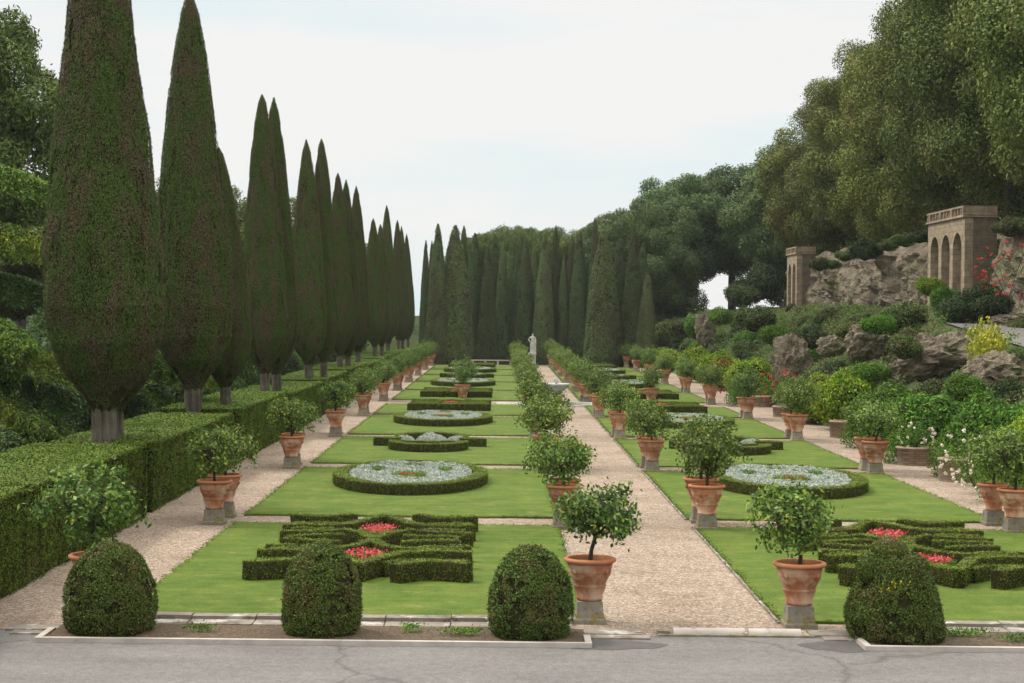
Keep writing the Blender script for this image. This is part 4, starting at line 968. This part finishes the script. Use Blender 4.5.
# row of clipped round shrubs along the right walk
ROUND = [('bright', 660, 366, 160, 2.0, 2.2), ('bright2', 700, 372, 136, 1.8, 2.6), ('bright2', 722, 376, 122, 1.8, 2.6), ('bright', 757, 388, 106, 1.9, 2.7), ('bright2', 822, 405, 84, 1.4, 2.3), ('bright', 846, 415, 80, 1.6, 2.9),
         ('mid', 893, 430, 68.5, 1.6, 2.3), ('mid2', 936, 432, 65, 1.7, 2.5), ('mid', 985, 450, 58, 1.6, 2.4), ('mid2', 1012, 452, 57, 1.5, 2.5), ('bright', 1034, 470, 53, 1.3, 2.4)]
RD = ['rounded light green shrub, farthest of the row at the hill foot', 'rounded yellow green shrub, second farthest at the hill foot', 'rounded light green shrub, third farthest at the hill foot', 'bright yellow green round shrub left of the tall grey boulder',
      'bright shrub tucked left behind the tallest bright shrub', 'tallest bright green round shrub right of the grey boulder', 'dense mid green shrub below the mossy boulder, left one', 'dense mid green shrub below the mossy boulder, right one', 'dense dark green shrub behind the right planters, left one', 'dense dark green shrub behind the right planters, right one', 'yellow green shrub cut by the right picture edge']
for k, (kd, u, v, d, s, h) in enumerate(ROUND):
    shrub(kd, RD[k], gp(u, d), d, .25, s*1.22, k*1.3, 'round shrubs along the right walk', sz=h/1.15, name='round_shrub')

x_, z_ = world_at(985, 372, 70); shrub('yellow', 'open bright yellow leaved shrub below the three arched pavilion', x_, 70, z_, 1.15, 0, sz=1.9, name='yellow_shrub')

# scrub on the hillside
rng = rg(900); placed = 0
GX = [(u, v) for u in range(655, 1040, 17) for v in (0, 1, 2, 3)]
wordsz = {'scrub': 'grey green', 'scrub2': 'olive', 'mid': 'fresh green', 'mid2': 'mid green', 'dark': 'dark green', 'bright': 'light green'}
colw = ['far left', 'left', 'middle', 'right', 'far right']
cells = {}
for i, (d, nX) in enumerate([(60, 2), (66, 3), (72, 4), (78, 5), (84, 5), (90, 6), (97, 6), (105, 6), (113, 6), (122, 6), (132, 6), (142, 6), (153, 6), (163, 6), (172, 5)]):
    for j in range(nX):
        x = 16.6+(j+.5)*(8.6/nX)+rng.normal()*.4; y = d+rng.normal()*1.8
        if x > .287*y+1.0: continue
        if 19 < x < 23.5 and y < 90 and x > 18.9+(y-58)*.085: continue
        s = rng.uniform(.9, 1.45)*(1+.002*(y-80)); kd = ['scrub', 'scrub2', 'scrub', 'mid', 'dark', 'mid2', 'scrub2', 'dark'][rng.integers(8)]
        rown = ORD[i]; posn = ORD[j]
        s *= .55 if x > 22.5 else 1
        shrub(kd, '%s scrub bush on the right slope, %s row from the front, %s bush uphill' % (wordsz[kd], rown, posn), x, y, hza(x, y)-.25, s, rng.uniform(0, 6.28), 'scrub bushes on the right slope', sz=s*rng.uniform(.75, 1.1), name='scrub_bush')
for k, (u, v, d, s, kd, lab) in enumerate([(945, 300, 95, 1.3, 'mid', 'fresh green bush at the foot of the three arched pavilion, left of its corner'), (962, 312, 90, 1.6, 'dark', 'dark green bush in front of the three arched pavilion'), (930, 285, 103, 1.2, 'bright', 'light green bush against the left column of the three arched pavilion'),
    (985, 308, 90, 1.7, 'dark', 'dark bush right of the pavilion corner beside the upper road'), (905, 318, 84, 1.4, 'scrub', 'grey green bush hanging over the brownish rock'), (820, 262, 128, 1.0, 'scrub', 'bush on top of the rock face beside the distant pavilion'), (865, 250, 116, 1.3, 'dark', 'dark bush on top of the rock face between the pavilions'),
    (742, 300, 168, 2.2, 'scrub', 'yellowish bush below the sky gap under the trees'), (760, 292, 170, 2.9, 'dark', 'dark bush left of the distant pavilion'), (700, 330, 165, 2.2, 'mid', 'green bush at the right end of the cypress screen'), (676, 335, 168, 2.3, 'scrub', 'grey green bush beside the last screen cypress'), (912, 340, 79, 1.2, 'scrub2', 'trailing olive bush draped between the two rocks')]):
    x, z = world_at(u, v, d); shrub(kd, lab, x, d, z-.6, s, k, None, sz=s*.9, name='bush')

for k, (u, v, d, s, kd, lab) in enumerate([(880, 322, 83, 1.1, 'mid2', 'green bush capping the pale rock outcrop'), (850, 330, 88, 1.0, 'scrub', 'grey green tuft on the left side of the pale outcrop'), (905, 345, 74, 1.1, 'scrub2', 'olive bush on the left shoulder of the mossy boulder'),
    (950, 338, 77, .9, 'scrub', 'low grey green growth on top of the mossy boulder'), (965, 385, 62, 1.0, 'mid', 'fresh green bush at the left foot of the right edge boulder'), (1018, 352, 66, .8, 'scrub2', 'dry olive tuft on top of the right edge boulder'), (812, 338, 102, 1.3, 'dark', 'dark bush right above the tall grey boulder'),
    (775, 335, 104, 1.4, 'mid2', 'green bush left above the tall grey boulder'), (720, 318, 146, 1.5, 'mid', 'green bush right of the upright pale rock'), (755, 322, 120, 1.8, 'scrub', 'broad grey green bush above the yellow green round shrub'), (835, 375, 92, 1.3, 'dark', 'dark bush behind the tallest bright round shrub'), (870, 370, 80, 1.1, 'mid2', 'green bush under the pale rock outcrop')]):
    x, z = world_at(u, v, d); shrub(kd, lab, x, d, z-.55, s, k*1.4, None, sz=s*.85, name='bush')

for k, (u, v, d, s) in enumerate([(845, 254, 130, 1.0), (868, 247, 122, 1.2), (888, 243, 115, 1.0), (905, 238, 110, 1.1), (920, 234, 107, .9), (1012, 226, 92, 1.3), (832, 262, 134, .9)]):
    x, z = world_at(u, v, d); shrub(['scrub', 'dark', 'scrub2'][k % 3], 'trailing bush on rock face crest under the oaks, %s of these' % ORD[k], x, d, z-.5, s, k*1.4, 'bushes along the rock crest', sz=s*.7, name='bush')

# roses and planters
def rose(label, x, y, z, s, petal, seed, h=1.0):
    rng = rg(seed); t = thing('rose_bush', label, 'rose bush', (x, y, z)); m = MB()
    for k in range(9):
        a = rng.uniform(0, 6.28); m.tube([(0, 0, 0), (math.cos(a)*.2*s, math.sin(a)*.2*s, .4*h), (math.cos(a)*.45*s, math.sin(a)*.45*s, .85*h)], [.015, .01, .005], 4)
    m.build('stems', M['bark_dark'], t)
    n = 900; u = unit(rng.normal(size=(n, 3)))*rng.uniform(.3, 1, (n, 1))*[.6*s, .6*s, .5*h]+[0, 0, .55*h]; m = MB(); m.quads(leafq(u, np.array([0, 0, 1.]), .07, .04, rng, .9), 0); m.build('foliage', M['mid'], t)
    for k in range(int(26*max(1, s))):
        c = unit(rng.normal(size=3)); c[1] = -abs(c[1]); c = c*[.62*s, .62*s, .5*h]+[0, 0, .55*h]
        m = MB(); fs = .6+.4*s; P = c+rng.normal(size=(14, 3))*.022*fs; m.quads(leafq(P, unit(P-c+[0, -.02, .01]), .055*fs, .05*fs, rng, .4), 0); m.build('blossom', M[petal], t)
def brick_ring(label, x, y, r, h, seed, arc=(0, 6.283)):
    t = thing('brick_planter', label, 'planter', (x, y, 0)); m = MB(); m.lathe([(r, 0), (r+.01, h-.08), (r+.04, h-.075), (r+.04, h), (r-.16, h), (r-.16, .2)], 32, 0, dr=lambda th, z, r_: .012*np.sin(th*23+z*17)); m.build('brick_wall', M['brick'], t)
    m = MB(); m.lathe([(.001, h-.1), (r-.15, h-.1)], 24, 0); m.build('soil', M['soil'], t)
for k, (x, y, r, h, lab) in enumerate([(14.2, 61.5, .62, .62, 'round tan brick planter filled with white roses'), (14.15, 55.5, .6, .7, 'tan brick planter behind the peach roses, nearest the right pots'), (14.3, 75, .55, .7, 'narrow brick planter under the tallest bright shrub'), (14.4, 90.0, .75, .55, 'long low brick planter left of the red flower'), (14.5, 85, .45, .62, 'small brick planter beside the single red flower'), (14.5, 100, .6, .6, 'brick planter below the red roses')]):
    brick_ring(lab, x, y, r, h, k)
rose('white rose bush growing in the round brick planter', 14.2, 61.5, .5, 1.1, 'white', 1, .9)
rose('peach and cream rose bush spilling over beside the right pots', 14.0, 54.0, .1, 1.5, 'white', 2, 1.5)
rose('cream rose bush low by the gravel behind the right pots', 13.7, 51.5, 0, 1.2, 'white', 6, 1.0)
rose('red rose bush beside the tall grey boulder', 15.1, 98.5, .2, 2.0, 'red', 3, 1.9)
rose('red rose bush left of the bright yellow green shrub', 13.7, 112, .2, 1.8, 'red', 4, 2.0)
x_, z_ = world_at(1008, 300, 86); rose('large red flowering bush climbing the rock at the right edge', x_, 86, z_, 2.6, 'red', 5, 2.6)
rose('small red geranium in the small brick planter', 14.5, 85, .5, .6, 'red', 7, .6)
for k, (u, d) in enumerate([(740, 100), (770, 104), (905, 62), (950, 57), (1000, 49), (860, 69)]):
    shrub('rose', 'loose leafy bush at the edge of the right gravel walk, %s from the left' % ORD[k], gp(u, d), d, 0, .95, k, 'loose bushes by the right gravel walk', sz=1.2, name='loose_bush')

# ------------------------------------------------------------------ trees
def crown_mesh(seed, R3, nl, lr, n, lf, asp=.55, base=0, lobefn=None, droop=0.0, hollow=.72, cores=True, tilt=.75, lz=1.0):
    rng = rg(seed); R3 = np.array(R3, float); m = MB()
    U = unit(rng.normal(size=(nl, 3))); C = U*R3*rng.uniform(hollow, 1.0, (nl, 1))*(1+.07*rng.normal(size=(nl, 1))); r_ = rng.uniform(*lr, nl)
    th = np.linspace(0, 2*math.pi, 20, endpoint=False); ph = np.linspace(.02, math.pi-.02, 14)
    D = np.stack([np.sin(ph)[:, None]*np.cos(th), np.sin(ph)[:, None]*np.sin(th), np.cos(ph)[:, None]*np.ones(20)], -1).reshape(-1, 3)
    G = D*R3*(hollow*.8)*(.8+.4*vn(D+5, 2, seed))[:, None]+[0, 0, base]; m.grid(G.reshape(14, 20, 3)[::-1], 1, False, True)
    w_ = r_**2; w_ /= w_.sum(); idx = rng.choice(nl, n, p=w_)
    D = unit(rng.normal(size=(n, 3))+.6*U[idx]); rr = r_[idx][:, None]
    P = C[idx]+D*rr*np.array([1, 1, lz])*(1-.35*np.abs(rng.normal(size=(n, 1)))*.6+.08*rng.normal(size=(n, 1)))+[0, 0, base]
    T = None if droop == 0 else np.array([0, 0, -droop])
    m.quads(leafq(P, D+[0, 0, .25], lf, lf*asp, rng, tilt, T, .6), 0)
    k = n//4; Q = unit(rng.normal(size=(k, 3))); Pq = Q*R3*rng.uniform(hollow*.6, hollow*.95, (k, 1))+[0, 0, base]
    m.quads(leafq(Pq, Q, lf*1.5, lf*asp*1.6, rng, tilt), 0)
    return m
def trunk_mesh(h, r, seed, nb=6, spread=3, bh=3):
    rng = rg(seed); m = MB(); m.tube([(0, 0, -.5), (.1, 0, h*.4), (0, .1, h)], [r*1.2, r, r*.75], 10)
    for k in range(nb):
        a = k*6.283/nb+rng.uniform(-.3, .3); m.tube([(0, 0, h*rng.uniform(.7, 1)), (math.cos(a)*spread*.5, math.sin(a)*spread*.5, h+bh*.5), (math.cos(a)*spread, math.sin(a)*spread, h+bh)], [r*.5, r*.35, r*.15], 6)
    return m
def oak(seed, mat, R3, base, nl=95, n=95000, lf=.2, name='holm_oak'):
    t = thing(name, '', 'tree'); crown_mesh(seed, R3, nl, (1.0, 1.9), n, lf, base=base, lz=.95, tilt=.55, hollow=.82).build('crown', [M[mat], M['twig_shade']], t); trunk_mesh(base-R3[2]*.5, .4, seed).build('trunk', M['bark_dark'], t); reg(t); return t
OA = oak(701, 'oak', (5.0, 5.0, 8.3), 9.6); OB = oak(702, 'oak', (5.4, 5.4, 7.6), 9.0); OD = oak(704, 'oak_green', (6.0, 6.0, 5.0), 12.2, nl=80, n=80000, lf=.27); OC = oak(703, 'oak_green', (6.2, 6.2, 7.2), 8.6, lf=.27)
OAKS = [(OA, 30.5, 88, 9.6, 1.15, 1.22), (OB, 32.0, 99, 9.8, 1.1, 1.35), (OA, 31.0, 109, 9.8, 1.05, 1.2), (OB, 31.0, 119, 9.8, 1.0, 1.16), (OA, 31.2, 129, 9.8, 1.0, 1.05), (OB, 31.2, 139, 9.8, 1.0, 1.03), (OA, 31.0, 149, 9.6, 1.0, .98),
        (OA, 30.8, 159, 9.0, 1.0, .93), (OB, 30.5, 169, 8.2, 1.05, .93), (OC, 30.6, 181, 6.5, 1.05, .98), (OC, 32.5, 195, 5.5, 1.1, .98), (OB, 38.5, 104, 10.5, 1.2, 1.5), (OA, 38.5, 122, 10.5, 1.2, 1.35), (OB, 38, 143, 10.5, 1.2, 1.2), (OC, 37, 165, 9.5, 1.2, 1.1), (OC, 36, 190, 7, 1.2, 1.05),
        (OC, 15.2, 186, 1.8, .78, .92), (OD, 20.0, 198, 2.5, .92, .98), (OC, 13.0, 196, .5, .8, .92), (OD, 26.2, 204, 3.6, 1.1, 1.0), (OA, 36, 92, 10.5, 1.2, 1.6)]
OL = ['nearest on the right, leaves reaching the top edge', 'towering behind the three arched pavilion', 'overhanging the left end of the three arched pavilion', 'over the right part of the rock face', 'yellowish, over the middle of the rock face', 'over the left part of the rock face', 'right above the distant pavilion', 'just left of the distant pavilion', 'dark, second left of the distant pavilion', 'bluish green, right of the sky gap', 'dark, above the sky gap under the trees',
      'tall in the back row behind the three arched pavilion', 'in the back row showing at the crest right of centre', 'in the back row at the middle of the crest', 'in the back row at the lower crest', 'in the back row lowest on the crest', 'dark rounded, directly right of the cypress screen', 'rounded, behind the right end of the cypress screen', 'showing above the right part of the cypress screen', 'dark, left of the sky gap farther back', 'tallest at the top right corner']
fu = set()
for k, (P_, x, y, z, s, sh) in enumerate(OAKS):
    lab = 'dense holm oak %s' % OL[k]
    if P_.name not in fu: fu.add(P_.name); P_.location = (x, y, z); P_.scale = (s, s, sh); P_.rotation_euler = (0, 0, k*1.1); tag(P_, lab, 'tree', 'holm oaks on the right hill')
    else: dup(P_, lab, (x, y, z), k*1.1, (s, s, sh), 'holm oaks on the right hill')

# umbrella pines behind the screen and at the left
def pine(seed, R3, base, n=60000, lf=.28, nl=80):
    t = thing('umbrella_pine', '', 'pine tree'); crown_mesh(seed, R3, nl, (.7, 1.3), n, lf, asp=.3, base=base, hollow=.55, tilt=.7).build('crown', [M['pine'], M['twig_shade']], t); trunk_mesh(base-R3[2]*.7, .38, seed, 9, R3[0]*.7, R3[2]*.8).build('trunk', M['bark_dark'], t); reg(t); return t
PI_ = pine(801, (6.2, 6.2, 2.4), 12.4); PJ = pine(802, (4.5, 4.5, 4.6), 12.0)
PINES = [(PI_, -2.0, 206, 0, .8, .92), (PI_, 5.0, 212, 0, .9, .99), (PI_, 11.5, 208, 0, .9, 1.0), (PI_, 2, 226, 0, 1.0, 1.04), (PI_, 17, 222, 0, 1.0, 1.14), (PJ, -24.8, 86, 0, 1.0, 1.14), (PJ, -17.5, 88, 0, .62, .64), (PJ, -19.5, 108, 0, .8, .78), (PJ, -27, 96, 0, .95, .60),
         (PJ, -20, 128, 0, .9, .82), (PJ, -20, 150, 0, .95, .86), (PJ, -17, 168, 0, .8, .84), (PI_, -32, 120, 0, 1, .9), (PI_, -31, 150, 0, 1, .9), (PJ, -15.5, 112, 0, .6, .62), (PJ, -13.5, 140, 0, .55, .55), (PJ, -20.5, 96, 0, .8, .66), (PJ, -14.5, 190, 0, .8, .72)]
PLB = ['behind the left part of the cypress screen', 'behind the middle of the cypress screen', 'behind the statue side of the cypress screen', 'farthest behind the middle of the screen', 'behind the right end of the screen', 'large dark, at the upper left corner', 'low, seen between the first and second cypresses', 'seen between the second and third cypresses', 'lower, under the large pine at the left edge', 'seen between the third and fourth cypresses', 'seen between the fourth and fifth cypresses', 'seen between the fifth and sixth cypresses', 'far off left behind the row of cypresses', 'farther off left behind the row of cypresses', 'small, behind the third cypress trunk', 'small, behind the fourth cypress trunk', 'dark, behind the first cypress', 'far, at the end of the cypress row']
for k, (P_, x, y, z, s, sh) in enumerate(PINES):
    lab = 'dark green pine %s' % PLB[k]
    if P_.name not in fu: fu.add(P_.name); P_.location = (x, y, z); P_.scale = (s, s, sh); P_.rotation_euler = (0, 0, k*.9); tag(P_, lab, 'pine tree', 'pines beyond the garden')
    else: dup(P_, lab, (x, y, z), k*.9, (s, s, sh), 'pines beyond the garden')

# cedar at the left edge with layered drooping boughs
def cedar(label, loc, H, seed, boughs, mats):
    rng = rg(seed); t = thing('cedar', label, 'cedar tree', loc)
    m = MB(); m.tube([(0, 0, -.5), (.1, 0, H*.5), (0, 0, H)], [.45, .3, .06], 10); m.build('trunk', M['bark_dark'], t)
    for k, (z, a, ln, up) in enumerate(boughs):
        s_ = np.linspace(0, 1, 12); dirv = np.array([math.cos(a), math.sin(a), 0]); perp = np.array([-math.sin(a), math.cos(a), 0])
        pts = dirv*(s_*ln)[:, None]+np.array([0, 0, 1.])*(z+up*ln*s_-ln*(up+.22)*s_**2.3)[:, None]
        m = MB(); m.tube(pts, np.linspace(.09, .015, 12), 5, 0)
        Pl = []; Tl = []
        nt_ = int(ln*7)
        for q in range(nt_):
            f = (q+rng.random())/nt_; f = .12+.88*f; b0 = np.array([np.interp(f, s_, pts[:, i]) for i in range(3)])
            for sg in (-1, 1):
                tl = ln*.26*(math.sin(math.pi*min(1, f*.9+.08))**.7)*rng.uniform(.6, 1.15)+.15; g = np.linspace(0, 1, 9)
                dd = perp*sg*.85+dirv*.55; tw = b0+dd*(g*tl)[:, None]+np.array([0, 0, 1.])*(.10*tl*g-(.75*tl+.12)*g**2.4)[:, None]
                m.tube(tw, np.linspace(.02, .006, 9), 3, 0, cap=False)
                k_ = int(150*tl)+20; gg = rng.random(k_)**.8; c_ = np.stack([np.interp(gg, g, tw[:, i]) for i in range(3)], -1)
                c_ = c_+rng.normal(size=(k_, 3))*[.07, .07, .03]; c_[:, 2] -= rng.random(k_)**2*.16
                Pl.append(c_); Tl.append(np.broadcast_to(dd*.5+np.array([0, 0, -.7]), c_.shape))
        P = np.concatenate(Pl); m.quads(leafq(P, np.array([0, 0, 1.])+np.zeros(P.shape), .15, .045, rng, .6, np.concatenate(Tl), .4), 1)
        m.build('bough', [M['bark_dark'], M[mats[k % len(mats)]]], t)
    return t
rb = rg(66)
B1 = [(9.3, -.15, 3.9, .1), (7.6, -.35, 4.3, .08), (6.2, .1, 4.0, .02), (5.0, -.7, 4.6, 0), (4.2, -.1, 4.8, 0), (3.2, .4, 4.8, 0), (2.6, -.6, 5.0, .03), (1.9, 0, 5.0, .05), (7.2, -1.4, 3.6, .05), (4.6, -1.6, 4.2, 0), (2.8, -1.3, 4.6, .02), (6, 2.4, 3.6, 0), (4, 2.9, 4.2, 0)]
cedar('light green cedar with drooping tiered boughs at the left edge behind the hedge', (-17.0, 54, 0), 12, 1, B1, ['cedar', 'cedar', 'cedar_dark'])
B2 = [(rb.uniform(1.2, 6.5), rb.uniform(-2.2, .9), rb.uniform(3.6, 5.2), rb.uniform(-.02, .1)) for _ in range(18)]
cedar('dark cedar with low sweeping boughs behind the first two cypresses', (-15.2, 64, 0), 8, 2, B2, ['cedar_dark', 'cedar_dark', 'cedar'])
B3 = [(rb.uniform(.8, 4.5), rb.uniform(-2.4, .9), rb.uniform(3.2, 4.4), rb.uniform(0, .12)) for _ in range(16)]
cedar('low dark cedar behind the third cypress trunk', (-14.5, 82, 0), 6, 3, B3, ['cedar_dark'])
cedar('spreading cedar in the shade behind the first stretch of hedge', (-15.5, 47, 0), 5, 4, [(rb.uniform(.8, 3.2), rb.uniform(-1.6, .8), rb.uniform(3.0, 4.2), rb.uniform(0, .15)) for _ in range(14)], ['cedar_dark', 'cedar'])
# understory behind the hedge
for k in range(16):
    y = 44+k*8.6; x = -13.2-rb.random()*2.5; s = rb.uniform(1.5, 2.2)
    shrub(['dark', 'dark', 'mid2', 'dark'][k % 4], 'dark shrub behind the left hedge and cypress trunks, %s from the road' % ORD[k], x, y, 0, s, k, 'shrubs behind the left hedge', sz=s*1.15, name='understory_shrub')

# low dark woods beyond the left terrace
rng = rg(970); m = MB(); n = 60000
Pw = np.c_[rng.uniform(-95, -17, n), rng.uniform(60, 420, n), np.zeros(n)]
hw_ = 1.2+5.2*fbm(Pw, .09, 12, 4)*(np.clip((-Pw[:, 0]-14)/14, .35, 1))
Pw[:, 2] = hw_*rng.random(n)**.4
m.quads(leafq(Pw, np.array([.2, -.5, .8]), .55, .3, rng, .7), 0)
tag(m.build('woods', M['dark']), 'distant dark woodland beyond the left terrace', 'woodland', kind='stuff')

m = MB(); m.box(-400, 400, -30, 460, -1.5, 60); hz_ = m.build('haze', [bpy.data.materials.new('haze_air')]); hz_['kind'] = 'stuff'; hz_['label'] = 'thin pale haze in the air over the whole garden'; hz_['category'] = 'haze'
hm = hz_.data.materials[0]; hm.use_nodes = True; hm.node_tree.nodes.clear()
ho = hm.node_tree.nodes.new('ShaderNodeOutputMaterial'); hv = hm.node_tree.nodes.new('ShaderNodeVolumePrincipled'); hv.inputs['Density'].default_value = 0.00012; hv.inputs['Color'].default_value = (.92, .96, 1, 1)
hm.node_tree.links.new(hv.outputs[0], ho.inputs['Volume'])
